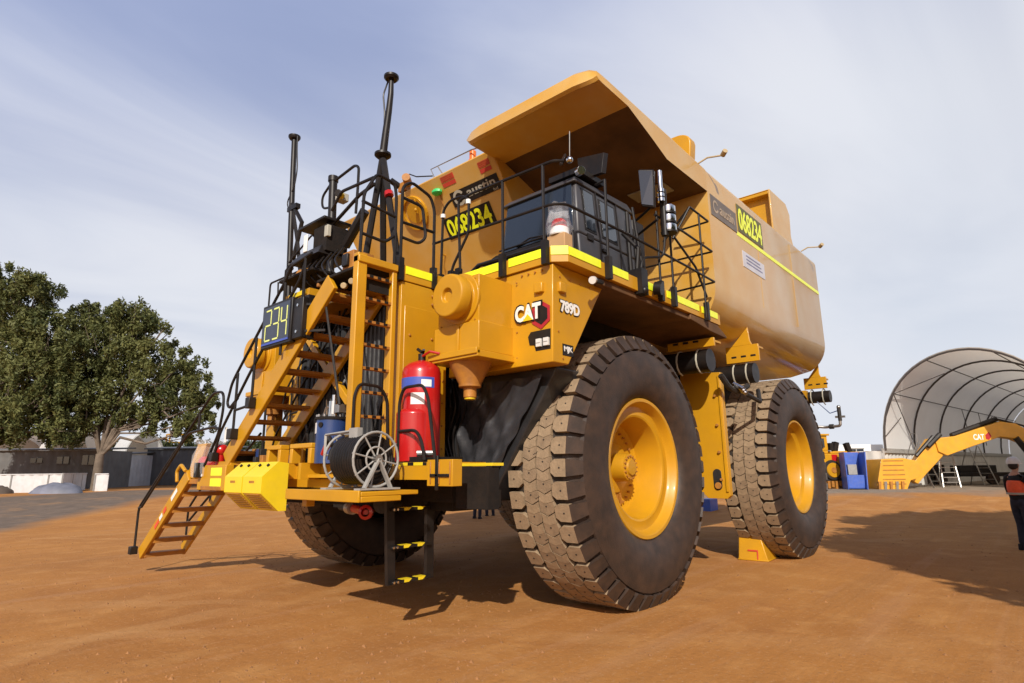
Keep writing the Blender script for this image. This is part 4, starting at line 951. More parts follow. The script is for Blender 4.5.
# masts
m = MB(); m.tube([(2.7,-1.44,4.2),(2.7,-1.48,4.6),(2.7,-1.60,6.3),(2.7,-1.66,7.28)], .045, BLK, 10); m.tube([(2.7,-1.40,5.0),(2.7,-1.2,5.6),(2.7,-1.58,6.05)], .035, BLK)
m.tube([(2.7,-1.02,4.3),(2.7,-1.3,5.3),(2.7,-1.56,6.0)], .03, BLK)
m.box((2.66,-1.65,5.90),(2.74,-1.36,5.98), BLK); m.lathe([(0,0),(.08,0),(.10,.03),(.10,.06),(0,.08)], (2.7,-1.66,7.25), (0,0,1), 18, m=BLK)
m.tube(fillet([(2.72,-1.52,7.25),(2.72,-1.50,7.0),(2.72,-1.44,6.6),(2.72,-1.50,6.3),(2.72,-1.72,6.1),(2.72,-1.6,5.9)], .1), .011, BLK, 6)
m.tube([(2.7,-1.45,4.9),(2.7,-1.55,4.85),(2.7,-1.55,4.6)], .05, BLK)
m.build('antenna_mast', T)
m = MB(); ap = V((2.7,.92,5.95))
m.tube([ap, (2.7,.97,6.3), (2.7,1.02,6.6), (2.7,1.05,6.85), (2.7,1.05,7.08)], .055, BLK, 10, True, .036)
m.lathe([(0,0),(.08,0),(.105,.03),(.105,.06),(0,.08)], (2.7,1.05,7.07), (0,0,1), 18, m=BLK); m.lathe([(0,-.05),(.07,-.04),(.115,0),(.115,.03),(.06,.06),(0,.06)], ap, (0,0,1), 18, m=BLK)
for q in ((2.7,.52,4.1),(2.65,1.32,4.15),(2.3,.5,4.1)): m.tube([ap, q], .045, BLK, 8)
m.tube([(2.7,.55,5.25),(2.7,.1,4.85)], .07, BLK, 8)
m.tube(fillet([(2.7,.98,7.1),(2.72,.90,6.9),(2.72,.95,6.6),(2.7,.93,6.3)], .05), .012, BLK, 6); m.tube([(2.7,1.085,5.35),(2.7,1.105,5.29)], .062, RED, 8)
m.build('antenna_mast', T, label='tall bent antenna mast on a tripod')
m = MB(); m.cyl((2.8,-.10,4.4),(2.8,-.16,5.97), .06, BLK, 12); m.cyl((2.8,-.16,5.9),(2.8,-.16,5.98), .075, BLK, 12); m.tube(fillet([(2.8,-.2,5.9),(2.8,-.45,5.75),(2.8,-.42,5.55),(2.8,-.18,5.5)], .1), .018, BLK); m.tube(fillet([(2.8,-.15,4.95),(2.8,-.25,5.25),(2.8,-.42,5.3),(2.8,-.5,5.1)], .1), .018, BLK)
m.tube(fillet([(2.8,-.12,5.9),(2.8,.40,5.96),(2.8,.50,5.9),(2.8,.50,5.6),(2.8,.48,5.2)], .07), .02, BLK); m.tube([(2.8,-.1,5.2),(2.8,.55,5.45),(2.8,.9,5.5)], .025, BLK)
m.build('camera_pole', T)
m = MB(); m.box((2.72,.02,5.50),(2.86,.16,5.62), GRYBOX); m.cyl((2.84,.16,5.55),(2.92,.22,5.54), .05, BRTY, 10); m.cyl((2.92,.22,5.54),(2.96,.25,5.53), .055, BLK, 10); m.build('security_camera', T, bevel=.01)
m = MB(); m.hexa([(2.55,-.72,5.22),(3.0,-.72,5.22),(3.0,.0,5.22),(2.55,.0,5.22),(2.55,-.72,5.26),(3.0,-.72,5.26),(3.0,.0,5.26),(2.55,.0,5.26)], BLK)
m.box((2.6,-.35,4.75),(2.95,.0,5.15), BLKM); m.box((2.9,-.05,4.95),(2.96,.04,5.12), GRYBOX); m.box((2.95,-.6,4.85),(2.97,-.5,5.12), WHTS)
m.hexa([(2.5,-.85,4.70),(3.05,-.85,4.70),(3.05,-.02,4.70),(2.5,-.02,4.70),(2.55,-.7,4.86),(2.95,-.7,4.86),(2.95,-.1,4.86),(2.55,-.1,4.86)], BLK)
m.box((2.6,-.9,4.5),(2.85,-.5,4.66), BLK); m.cyl((2.9,-.5,4.42),(3.1,-.4,4.45), .07, DIRTY, 12); m.cyl((2.8,-.15,4.42),(3.15,-.15,4.38), .08, DIRTY, 12)
m.box((2.45,-1.45,4.30),(2.80,.3,4.34), BLKM); m.box((2.80,-.6,4.30),(3.3,.3,4.34), BLKM); m.box((2.9,.86,4.12),(3.2,1.10,4.40), DIRTY); m.box((3.2,.9,4.2),(3.24,1.02,4.36), BLK)
for k_ in range(6): y = -.4+k_*.16; m.tube(fillet([(2.9,y,4.7),(3.1,y+.1,4.45),(3.2,y+.35,4.25),(3.0,y+.4,4.1)], .1), .015, BLK, 6)
m.build('electronics_rack', T, bevel=.008)
rails('guard_rail', [[(2.72,-1.5,4.45),(2.72,-1.5,4.98),(2.75,-.75,5.25),(2.75,-.65,5.15)], [(2.72,-1.75,4.52),(2.72,-1.2,4.68),(2.72,-.4,4.72)], [(2.72,-1.78,4.5),(2.72,-1.8,4.72)], [(2.72,-1.0,4.35),(2.72,-1.0,4.95)], [(2.72,-1.3,4.3),(2.72,-1.3,4.7)], [(2.72,-1.6,4.35),(2.72,-.6,4.4)]], .014)

# ---- lower folding stair on the right hand side
A, B = V((0,-4.72,.34)), V((0,-2.95,1.66))
st = MB()
for x in (3.36, 2.68): st.beam(A+V((x,0,0)), B+V((x,0,0)), .05, .20, YEL, up=(0,0,1))
st.beam(A+V((3.30,.02,-.06)), B+V((3.30,0,-.06)), .06, .05, DIRTY)
fs = st.build('boarding_stair', T, bevel=.008)
for k_ in range(5):
    p = A.lerp(B, (k_+.15)/5.1); m = MB(); m.box((2.70,p.y-.10,p.z-.09),(3.34,p.y+.12,p.z-.02), DIRTY); m.build('step', fs)
mat('hazard_red', (.7,.08,.03), .4)
for p_, q_, mt in (((3.39,-4.10,.80),(3.39,-3.95,.92),MATS['hazard_red']), ((3.39,-3.78,1.06),(3.39,-3.68,1.14),MATS['hazard_red']), ((3.39,-3.92,.945),(3.39,-3.82,1.025),WHTS), ((3.39,-3.5,1.27),(3.39,-3.3,1.43),WHTS)): m = MB(); m.beam(p_, q_, .004, .07, mt, up=(0,0,1)); m.build('sticker', fs)
m = MB()
m.box((2.6,-3.0,1.52),(3.36,-1.5,1.60), DIRTY); m.box((3.30,-2.45,1.44),(3.42,-1.5,1.80), YEL); m.box((2.6,-2.6,1.6),(3.3,-1.5,1.62), BLKM)
m.prism([(-3.05,1.62),(-2.75,1.6),(-2.4,2.13),(-2.72,2.13)], 'x', 3.28, 3.36, YEL); m.tube(fillet([(3.4,-3.3,1.55),(3.4,-3.35,1.72),(3.4,-3.2,1.82),(3.4,-3.0,1.72)], .05), .03, YEL)
m.box((3.36,-2.3,1.44),(3.43,-1.6,1.5), DIRTY)
m.build('side_landing', T, bevel=.01)
m = MB(); m.box((3.42,-1.98,1.50),(3.424,-1.62,1.61), REFL); m.box((3.42,-1.98,1.65),(3.424,-1.62,1.76), REFL); m.build('reflective_strip', T)
rails('boarding_handrail', [[(3.42,-4.86,.40),(3.42,-4.88,1.10),(3.42,-2.30,2.80),(3.42,-2.12,2.88),(3.42,-1.80,2.86),(3.42,-1.76,2.6),(3.42,-1.85,2.25),(3.42,-2.25,1.78)],
    [(3.42,-4.74,1.12),(3.42,-2.98,2.31),(3.42,-2.0,2.36),(3.42,-1.82,2.3)], [(3.42,-4.88,1.10),(3.42,-4.74,1.12)], [(3.42,-2.6,2.34),(3.42,-2.6,2.60)]], .02, fl=.12)
rails('boarding_handrail', [[(2.62,-4.80,.42),(2.62,-4.82,1.05),(2.62,-2.4,2.85),(2.62,-2.1,2.9),(2.62,-2.1,1.7)], [(2.62,-3.9,1.05),(2.62,-3.9,1.7)], [(2.62,-4.8,.8),(2.62,-2.2,2.3)]], .02, fl=.12)
m = MB(); m.ball((3.3,-1.98,2.02), .10, RED, 10, (1,1,.9)); m.cyl((3.3,-2.0,1.8),(3.3,-1.98,2.0), .06, RED, 12); m.build('signal_lamp', T)
for k_ in range(6):
    pass
m = MB(); rq = random.Random(9); m.box((2.62,-1.95,1.785),(3.26,-.8,1.81), DIRTY)
for k_ in range(16):
    y = -1.9+rq.random()*1.0; x = 2.7+rq.random()*.4; m.box((x,y,1.80),(x+.08+.1*rq.random(),y+.06+.08*rq.random(),1.86+.18*rq.random()), rq.choice([DIRTY,YEL,STEEL,DARK,BLUE]))
m.build('valve_bank', T, bevel=.006)

# ------------------------------------------------------------------ things carried by the truck
def chock_mesh(parent_loc, rz, name='wheel_chock'):
    m = MB()
    prof = [(0,0),(.0,.58),(.14,.60),(.34,.42),(.34,.22),(.10,0)]
    m.prism(prof, 'y', 0, .50, BRTY)
    for k_ in range(8):
        t0 = (k_+.6)/9; x = .34-.24*t0+.004; z = .22-.22*t0
        m.beam((x,.06,z),(x,.44,z), .012, .012, DIRTY)
    m.cyl((.20,.15,.552),(.215,.15,.566), .02, BLK, 8); m.cyl((.20,.37,.552),(.215,.37,.566), .02, BLK, 8)
    m.box((.341,.17,.34),(.343,.31,.37), DIRTY)
    m.box((-.01,.61,-.02),(.22,.622,.60), BRTY) if False else None
    o = m.build(name, smooth=30, bevel=.02); o.location = parent_loc; o.rotation_euler = (0,0,rz); return o
a = chock_mesh((3.28,-.49,1.22), 0); tag(a, 'bright yellow ribbed wheel chock hung on the bumper, the one nearer the hose reel', 'wheel chock', 'wheel chocks hung on the bumper')
b = a.copy(); COL.objects.link(b); b.location = (3.28,-1.02,1.22); tag(b, 'bright yellow ribbed wheel chock hung on the bumper, the one nearer the folding stair', 'wheel chock', 'wheel chocks hung on the bumper')
# chock on the ground at rear wheel
m = MB(); m.hexa([(-.30,-.28,0),(.30,-.28,0),(.30,.26,0),(-.30,.26,0),(-.10,-.26,.46),(.22,-.26,.48),(.22,.12,.48),(-.10,.12,.46)], YEL)
m.box((-.31,-.29,0),(.31,.27,.03), YEL)
ck = m.build('ground_chock', bevel=.03); ck.location = (-4.80,2.80,0); ck.rotation_euler = (0,0,R_(4)); tag(ck, 'yellow wedge wheel chock on the dirt against the rear tyre', 'wheel chock')
m = MB(); m.beam((.280,-.10,.18),(.280,.08,.18), .012, .025, REDTX); m.beam((.280,.075,.18),(.302,.075,.03), .02, .012, REDTX); m.build('handle_slot', ck)
def cone_bag(name, loc, sc=1.):
    e = empty(name, loc); e.scale = (sc,)*3
    m = MB(); m.lathe([(0,0),(.17,0),(.18,.02),(.17,.05),(.16,.14),(.15,.16),(.13,.26),(.10,.30),(.0,.31)], (0,0,0), (0,0,1), 24, m=WHT, ms=[WHT,WHT,WHT,WHT,RED,RED,RED,RED]); m.build('cone', e)
    m = MB(); rg = random.Random(4); n = 20; v = []
    for (r, z) in ((.20,.0),(.22,.14),(.20,.32),(.17,.45),(.20,.56)):
        for j in range(n): t = 2*math.pi*j/n; k = r*(1+rg.uniform(-.13,.13)); v.append((k*math.cos(t), k*math.sin(t), z+rg.uniform(-.02,.02)))
    m.add(v, [(i*n+j, i*n+(j+1)%n, (i+1)*n+(j+1)%n, (i+1)*n+j) for i in range(4) for j in range(n)], CLEAR); m.build('plastic_bag', e, smooth=20)
    return e
e = cone_bag('wrapped_cone', (3.30,-2.42,1.63)); tag(e, 'red and white cone in a clear plastic bag on the side landing', 'cone', 'bagged cones on the truck')
bx = MB(); bx.box((1.70,3.10,4.18),(1.86,3.36,4.40), CARD); o = bx.build('cardboard_box', bevel=.01); tag(o, 'small brown cardboard box on the deck corner in front of the cab', 'box')
e = cone_bag('wrapped_cone', (1.77,3.22,4.402), .68); tag(e, 'red cone in a clear plastic bag on the brown box by the cab', 'cone', 'bagged cones on the truck')

# ------------------------------------------------------------------ people
def skinmesh(name, nodes, edges, m_, parent, sub=2):
    ks = list(nodes); me = bpy.data.meshes.new(name)
    me.from_pydata([nodes[k][0] for k in ks], [], []) if False else me.from_pydata([nodes[k][0] for k in ks], [(ks.index(a), ks.index(b)) for a, b in edges], [])
    me.materials.append(m_); o = bpy.data.objects.new(name, me); COL.objects.link(o); o.parent = parent
    sk = o.modifiers.new('skin', 'SKIN'); sk.use_smooth_shade = True
    for i, k in enumerate(ks):
        r = nodes[k][1]; r = r if isinstance(r, tuple) else (r, r)
        me.skin_vertices[0].data[i].radius = r; me.skin_vertices[0].data[i].use_root = (i == 0)
    s_ = o.modifiers.new('sub', 'SUBSURF'); s_.levels = sub; s_.render_levels = sub
    return o
def person(loc, rz, label, vest=True, pose='hands', group=None, hat=WHT):
    p = empty('person', loc, rz)      # faces +x
    tag(p, label, 'person', group)
    hp, hz_ = .095, .93
    if pose == 'hands': el = lambda s: ((.10, s*.27, 1.12), .045); wr = lambda s: ((.33, s*.14, 1.14), .032)
    else: el = lambda s: ((-.03, s*.27, 1.15), .045); wr = lambda s: ((.05, s*.27, .90), .032)
    legs = {}
    def legn(s, off):
        return {'hip%d'%s: ((0, s*.095, .90), .085+off), 'knee%d'%s: ((.03+.03*s, s*.105, .50), .058+off), 'ank%d'%s: ((-.01+.03*s, s*.115, .10), .042+off*.8)}
    body = {'pel': ((0,0,.96), (.13,.10)), 'chest': ((-.01,0,1.28), (.16,.105)), 'neckb': ((-.01,0,1.47), (.07,.06)), 'neck': ((.015,0,1.55), (.052,.052))}
    ed = [('pel','chest'),('chest','neckb'),('neckb','neck')]
    for s in (1,-1):
        body.update(legn(s, -.012)); ed += [('pel','hip%d'%s),('hip%d'%s,'knee%d'%s),('knee%d'%s,'ank%d'%s)]
        body['sh%d'%s] = ((-.01, s*.18, 1.43), .055); body['el%d'%s] = (el(s)[0], .038); body['wr%d'%s] = (wr(s)[0], .026)
        ed += [('neckb','sh%d'%s),('sh%d'%s,'el%d'%s),('el%d'%s,'wr%d'%s)]
        w_ = V(wr(s)[0]); e_ = V(el(s)[0]); d = (w_-e_).normalized(); sdv = V((0,0,1)).cross(d).normalized() if abs(d.z) < .8 else V((1,0,0)); dn = d.cross(sdv)
        pm = w_+d*.075; body['pm%d'%s] = (tuple(pm), (.032,.018)); ed.append(('wr%d'%s,'pm%d'%s))
        for f_ in range(4):
            b0 = pm+sdv*(f_-1.5)*.019+d*.012; l_ = (.065,.075,.07,.055)[f_]
            m1 = b0+d*l_*.5-V((0,0,.008)); m2 = m1+d*l_*.4-V((0,0,.022))
            for q, (pt, rr) in enumerate(((b0,.0095),(m1,.009),(m2,.0075))): body['f%d%d%d'%(s,f_,q)] = (tuple(pt), rr)
            ed += [('pm%d'%s,'f%d%d0'%(s,f_)),('f%d%d0'%(s,f_),'f%d%d1'%(s,f_)),('f%d%d1'%(s,f_),'f%d%d2'%(s,f_))]
        th = w_+d*.03-sdv*s*.03; t2 = th+d*.045-sdv*s*.015; body['t%d0'%s] = (tuple(th), .012); body['t%d1'%s] = (tuple(t2), .009)
        ed += [('wr%d'%s,'t%d0'%s),('t%d0'%s,'t%d1'%s)]
    body['headl'] = ((.035,0,1.60), (.058,.062)); body['headm'] = ((.03,0,1.68), (.078,.088)); body['headt'] = ((.015,0,1.76), (.07,.08))
    ed += [('neck','headl'),('headl','headm'),('headm','headt')]
    skinmesh('body', body, ed, SKIN, p)
    # face
    m = MB(); m.ball((.125,0,1.665), .016, SKIN, 8, (1.2,.8,1.6)); m.build('nose', p)
    m = MB()
    for s in (1,-1): m.ball((.105, s*.032, 1.69), .011, BLK, 8); m.ball((.03, s*.088, 1.68), .02, SKIN, 8, (.8,.4,1.4))
    m.ball((.108,0,1.615), .014, DKRED, 8, (.5,1.6,.4)); m.build('face_details', p)
    tr = {'pel': ((0,0,.97), (.155,.125)), 'waist': ((0,0,1.10), (.15,.12))}; te = [('pel','waist')]
    for s in (1,-1): tr.update(legn(s, .018)); te += [('pel','hip%d'%s),('hip%d'%s,'knee%d'%s),('knee%d'%s,'ank%d'%s)]
    skinmesh('trousers', tr, te, CLOTHD, p)
    sh = {'pel': ((0,0,.90), (.17,.135)), 'chest': ((-.01,0,1.28), (.185,.13)), 'neckb': ((-.01,0,1.46), (.09,.075))}; se = [('pel','chest'),('chest','neckb')]
    for s in (1,-1):
        sh['sh%d'%s] = ((-.01, s*.185, 1.425), .068); sh['el%d'%s] = el(s); sh['wr%d'%s] = wr(s)
        e_ = el(s); sh['el%d'%s] = (e_[0], .052); sh['wr%d'%s] = (wr(s)[0], .038); se += [('neckb','sh%d'%s),('sh%d'%s,'el%d'%s),('el%d'%s,'wr%d'%s)]
    skinmesh('shirt', sh, se, CLOTHB, p)
    if vest:
        ve = {'a': ((0,0,.97), (.185,.15)), 'b': ((-.01,0,1.28), (.205,.152)), 'c': ((-.012,0,1.44), (.17,.10))}
        skinmesh('vest', ve, [('a','b'),('b','c')], HIVIS, p)
        m = MB(); n = 24
        m.lathe([(.205,.0),(.207,.02),(.205,.04)], (0,0,1.10), (0,0,1), n, m=GRYBOX)
        v2 = m.build('vest_tape', p); v2.scale = (.82,1.0,1)
    m = MB()
    for s in (1,-1):
        m.hexa([(-.09+.03*s, s*.115-.045, 0),(.17+.03*s, s*.115-.04, 0),(.17+.03*s, s*.115+.045, 0),(-.09+.03*s, s*.115+.045, 0),(-.08+.03*s, s*.115-.045, .13),(.05+.03*s, s*.115-.04, .12),(.05+.03*s, s*.115+.045, .12),(-.08+.03*s, s*.115+.045, .13)], CLOTHB)
    m.build('boots', p, bevel=.02)
    m = MB(); m.lathe([(.115,0),(.118,.02),(.112,.07),(.08,.125),(.03,.145),(0,.148)], (.02,0,1.715), (0,0,1), 28, m=hat); m.prism([(.05,-.10),(.17,-.07),(.20,0),(.17,.07),(.05,.10)], 'z', 1.715, 1.725, hat); m.beam((-.08,0,1.84),(.12,0,1.84), .02, .03, hat)
    m.build('hard_hat', p, smooth=50)
    m = MB(); m.ball((.0,0,1.68), .088, HAIR, 12, (1,1,1.0)); m.build('hair', p)
    return p
pp = V((-9.15, 6.60, 0)); person(pp, math.atan2(RW.y, RW.x)+R_(12), 'man in white hard hat and orange vest over black, at the right edge', pose='hands')
person((-8.05,-7.95,0), R_(200), 'worker standing behind the truck, the one nearer the bumper, only dark trousered legs showing', pose='stand', vest=True, group='people behind the truck')
person((-8.95,-8.2,0), R_(250), 'worker standing behind the truck, the one nearer the big front tyre, only dark legs showing', pose='stand', vest=True, group='people behind the truck')

# ------------------------------------------------------------------ trees
def leaf_mat(name, c1, c2):
    m = bpy.data.materials.new(name); m.use_nodes = True; nt = m.node_tree; N = nt.nodes; L = nt.links; b = N['Principled BSDF']
    g = N.new('ShaderNodeNewGeometry'); mx = N.new('ShaderNodeMix'); mx.data_type = 'RGBA'
    n = N.new('ShaderNodeTexNoise'); n.inputs['Scale'].default_value = .5; tc = N.new('ShaderNodeTexCoord'); L.new(tc.outputs['Object'], n.inputs['Vector'])
    ad = N.new('ShaderNodeMath'); ad.operation = 'MULTIPLY_ADD'; ad.inputs[1].default_value = .55; L.new(g.outputs['Random Per Island'], ad.inputs[0])
    mr = N.new('ShaderNodeMapRange'); mr.inputs[1].default_value = .35; mr.inputs[2].default_value = .65; mr.inputs[4].default_value = .55; L.new(n.outputs['Fac'], mr.inputs[0]); L.new(mr.outputs[0], ad.inputs[2])
    mx.inputs[6].default_value = (*c1, 1); mx.inputs[7].default_value = (*c2, 1); L.new(ad.outputs[0], mx.inputs[0]); L.new(mx.outputs[2], b.inputs['Base Color'])
    b.inputs['Roughness'].default_value = .6; b.inputs['Specular IOR Level'].default_value = .25
    tr = N.new('ShaderNodeBsdfTranslucent'); L.new(mx.outputs[2], tr.inputs[0]); ms = N.new('ShaderNodeMixShader'); ms.inputs[0].default_value = .25
    L.new(b.outputs[0], ms.inputs[1]); L.new(tr.outputs[0], ms.inputs[2]); L.new(ms.outputs[0], N['Material Output'].inputs[0])
    return m
LEAF = leaf_mat('gum_leaves', (.036, .055, .018), (.20, .205, .07))
LEAF2 = leaf_mat('hedge_leaves', (.03, .045, .014), (.09, .10, .035))
BARK = mat('gum_bark', (.15, .115, .085), .9, var=.4, scale=2, bump=.6, bscale=6)
def leaves(clumps, per, size, seed, m_, name, parent, droop=.2):
    per = per*2.3; size = size*.60
    r = np.random.default_rng(seed); P = []
    for (c, rad) in clumps:
        c = np.array(c); rad = np.array(rad if hasattr(rad, '__len__') else (rad, rad, rad*.8))
        k = int(per*(rad[0]*rad[1]*rad[2])**(2/3))
        # several tufts per clump
        nt_ = max(8, k//85); d = r.normal(size=(nt_,3)); d /= np.linalg.norm(d, axis=1)[:,None]
        tc_ = c+d*rad*(r.random((nt_,1))**.33)
        idx = r.integers(0, nt_, k); d2 = r.normal(size=(k,3)); d2 /= np.linalg.norm(d2, axis=1)[:,None]
        P.append(tc_[idx]+d2*(.29*rad.min())*(r.random((k,1))**.5)*[.85,.85,1.25]+[0,0,-.12])
    P = np.concatenate(P); n = len(P)
    a = r.normal(size=(n,3)); a[:,2] -= droop*2; a /= np.linalg.norm(a, axis=1)[:,None]
    b = np.cross(a, r.normal(size=(n,3))); b /= np.linalg.norm(b, axis=1)[:,None]
    s = size*(.6+.8*r.random((n,1)))
    q = np.stack([P-a*s, P+b*s*.38, P+a*s, P-b*s*.38], 1).reshape(-1,3)
    me = bpy.data.meshes.new(name); me.vertices.add(n*4); me.vertices.foreach_set('co', q.astype(np.float32).ravel())
    me.loops.add(n*4); me.loops.foreach_set('vertex_index', np.arange(n*4, dtype=np.int32)); me.polygons.add(n)
    me.polygons.foreach_set('loop_start', np.arange(0, n*4, 4, dtype=np.int32)); me.update(calc_edges=True); me.validate()
    me.materials.append(m_); o = bpy.data.objects.new(name, me); COL.objects.link(o); o.parent = parent; return o
def tree(loc, clumps, label, seed, trunk_r=.45, fork=2.2, per=520, size=.24, cat='tree', group=None, lean=(0,0)):
    e = empty('gum_tree', loc); tag(e, label, cat, group); r = random.Random(seed); m = MB()
    f0 = V((lean[0], lean[1], fork)); m.tube([(0,0,-.3),(lean[0]*.3,lean[1]*.3,fork*.5),f0], trunk_r, BARK, 12, True, trunk_r*.75)
    for (c, rad) in clumps:
        c = V(c); mid = f0.lerp(c, .5)+V((r.uniform(-.6,.6), r.uniform(-.6,.6), r.uniform(-.2,.9)))
        m.tube([f0-V((0,0,.2)), f0.lerp(mid,.4)+V((0,0,.9)), mid, mid.lerp(c,.6), c], trunk_r*r.uniform(.22,.42), BARK, 8, False, .03)
        R0 = rad if not hasattr(rad, '__len__') else rad[0]
        for _ in range(5):
            d = V((r.uniform(-1,1), r.uniform(-1,1), r.uniform(-.6,.8))).normalized(); s_ = mid.lerp(c, r.uniform(.3,.9)); m.tube([s_, s_+d*R0*.5, c+d*R0*.85], .07, BARK, 5, False, .015)
    m.build('trunk', e, smooth=60); leaves(clumps, per, size, seed, LEAF, 'crown', e); return e
def cl(px_pts, depth, base):          # crown clumps given as (lateral, depth offset, height, radius), relative to the foot
    return [(tuple(RW*l+FW*d+V((0,0,h))), rr) for l, d, h, rr in px_pts]
# second gum: foot right of the white fence
t2 = cl([(-2.2,0,4.6,1.9),(.3,.5,5.9,2.2),(-1.3,-.5,8.0,2.3),(.7,.3,9.9,2.2),(-.9,.5,12.0,2.1),(1.0,0,13.0,1.9),(2.9,.2,8.2,2.1),(3.0,0,11.2,1.9),(4.7,.3,6.6,1.9),(5.3,0,9.3,1.6),(6.6,.2,7.2,1.6),(6.9,0,4.9,1.5),(3.2,0,5.3,1.5),(-3.2,.3,10.2,2.0),(-3.4,-.3,6.8,2.1),(7.3,0,6.1,1.0),(5.9,.2,4.2,1.1),(-2.6,.6,13.2,1.5)], 0, 0)
tree(on(-30.2,44), t2, 'big spreading gum tree with pale forked trunk, beside the end of the white corrugated fence', 11, .36, 2.6)
t1 = cl([(0,0,6.0,2.6),(2.4,-.3,5.2,2.3),(3.2,0,8.2,2.5),(.5,.4,9.5,2.8),(-2.5,0,8.0,2.8),(2.6,.2,11.2,2.4),(-.6,0,13.2,2.6),(1.6,0,14.4,2.0),(-3.2,0,12.2,2.6),(4.6,0,6.8,2.0),(4.6,-.3,9.8,1.8),(-1.6,0,15.6,1.6),(-4.8,.5,15.0,2.3),(.2,-.6,4.4,1.8),(4.9,0,4.3,1.5),(-4,0,5,2.2)], 0, 0)
tree(on(-36.8,42), t1, 'dense dark gum tree at the left edge, its crown reaching highest', 23, .42, 2.4)
# added unseen to the right: crown shaped to throw the shadow across the yard
t3 = [((gx+10.2, gy-9.6, 6.3+.5*((i*7) % 3-1)), rr) for i, (gx, gy, rr) in enumerate(((-18.2,5.2,2.0),(-16,5.0,2.0),(-13.8,4.9,2.0),(-11.6,4.9,2.0),(-9.4,5.2,2.0),(-7.3,5.7,2.0),(-5.6,6.8,1.9),(-18,8.2,2.3),(-15.2,8,2.4),(-12.4,8,2.4),(-9.6,8.2,2.4),(-7,8.6,2.4),(-4.4,8.9,2.3),(-2.9,9.6,2.0),(-12,11,2.6),(-8,11.2,2.6),(-4.5,11.4,2.4)))]
tree((-2.5,15.5,0), t3, 'added tree out of view on the right, crown shaped to cast the broad shadow on the dirt', 31, .4, 2.6, per=900, size=.28)
# distant low trees
for i, (l, d, h, rr, lb) in enumerate(((-47,78,5.6,4.0,'round dark green bush behind the grey container fence, left end'),(-41,80,5.4,3.6,'olive bush in the middle behind the grey container fence'),(-35.5,82,5.8,4.0,'pale olive bush right of the small yellow lift platform'))):
    e = empty('bush', on(l,d)); tag(e, lb, 'bush', 'bushes behind the grey container fence'); c = [((0,0,h*.5), (rr,2.5,h*.5)), ((rr*.6,0,h*.55),(rr*.6,2,h*.45)), ((-rr*.6,0,h*.5),(rr*.6,2,h*.4))]
    leaves(c, 500, .35, 50+i, LEAF2, 'crown', e); m = MB(); m.cyl((0,0,-.2),(0,0,1.5), .12, BARK, 8); m.build('trunk', e)

# ------------------------------------------------------------------ left background buildings
def corr(mb, p, q, h, m_, pitch=.25, amp=.03, th=.08):      # corrugated wall from p to q, height h
    p, q = V(p), V(q); L_ = (q-p).length; d = (q-p)/L_; nn = V((-d.y, d.x, 0)); k = max(2, int(L_/pitch)*2); v = []
    for i in range(k+1):
        o_ = amp*(1 if i % 4 in (0,1) else -1)
        a = p+d*L_*i/k+nn*o_
        v += [a, a+V((0,0,h)), a+nn*th, a+nn*th+V((0,0,h))]
    f = []
    for i in range(k): b = i*4; f += [(b,b+4,b+5,b+1),(b+2,b+3,b+7,b+6),(b+1,b+5,b+7,b+3)]
    mb.add(v, f+[(0,1,3,2),(k*4,k*4+2,k*4+3,k*4+1)], m_)
CW = mat('white_corrugated', (.62, .64, .66), .5, var=.12, scale=1.5, dust=(DUSTC, .2))
CG = mat('grey_cladding', (.12, .122, .125), .6, var=.25, scale=1.2, dust=((.2,.15,.1), .15))
CDG = mat('grey_container', (.13, .14, .15), .6, var=.2, scale=1.2, dust=((.2,.15,.1), .1))
FAB = mat('white_fabric', (.84, .84, .83), .6, var=.08, scale=.6, col2=(.78,.77,.75), bump=.15, bscale=1.5)
def translucent(m, fac, col):
    nt = m.node_tree; N = nt.nodes; L = nt.links; t = N.new('ShaderNodeBsdfTranslucent'); t.inputs[0].default_value = (*col, 1); ms = N.new('ShaderNodeMixShader'); ms.inputs[0].default_value = fac
    L.new(N['Principled BSDF'].outputs[0], ms.inputs[1]); L.new(t.outputs[0], ms.inputs[2]); L.new(ms.outputs[0], N['Material Output'].inputs[0])
translucent(FAB, .33, (.80,.74,.64))
FABI = mat('shelter_fabric', (.56, .50, .44), .7, var=.15, scale=.5, bump=.15, bscale=2)
RIB = mat('shelter_rib', (.06, .05, .045), .6)
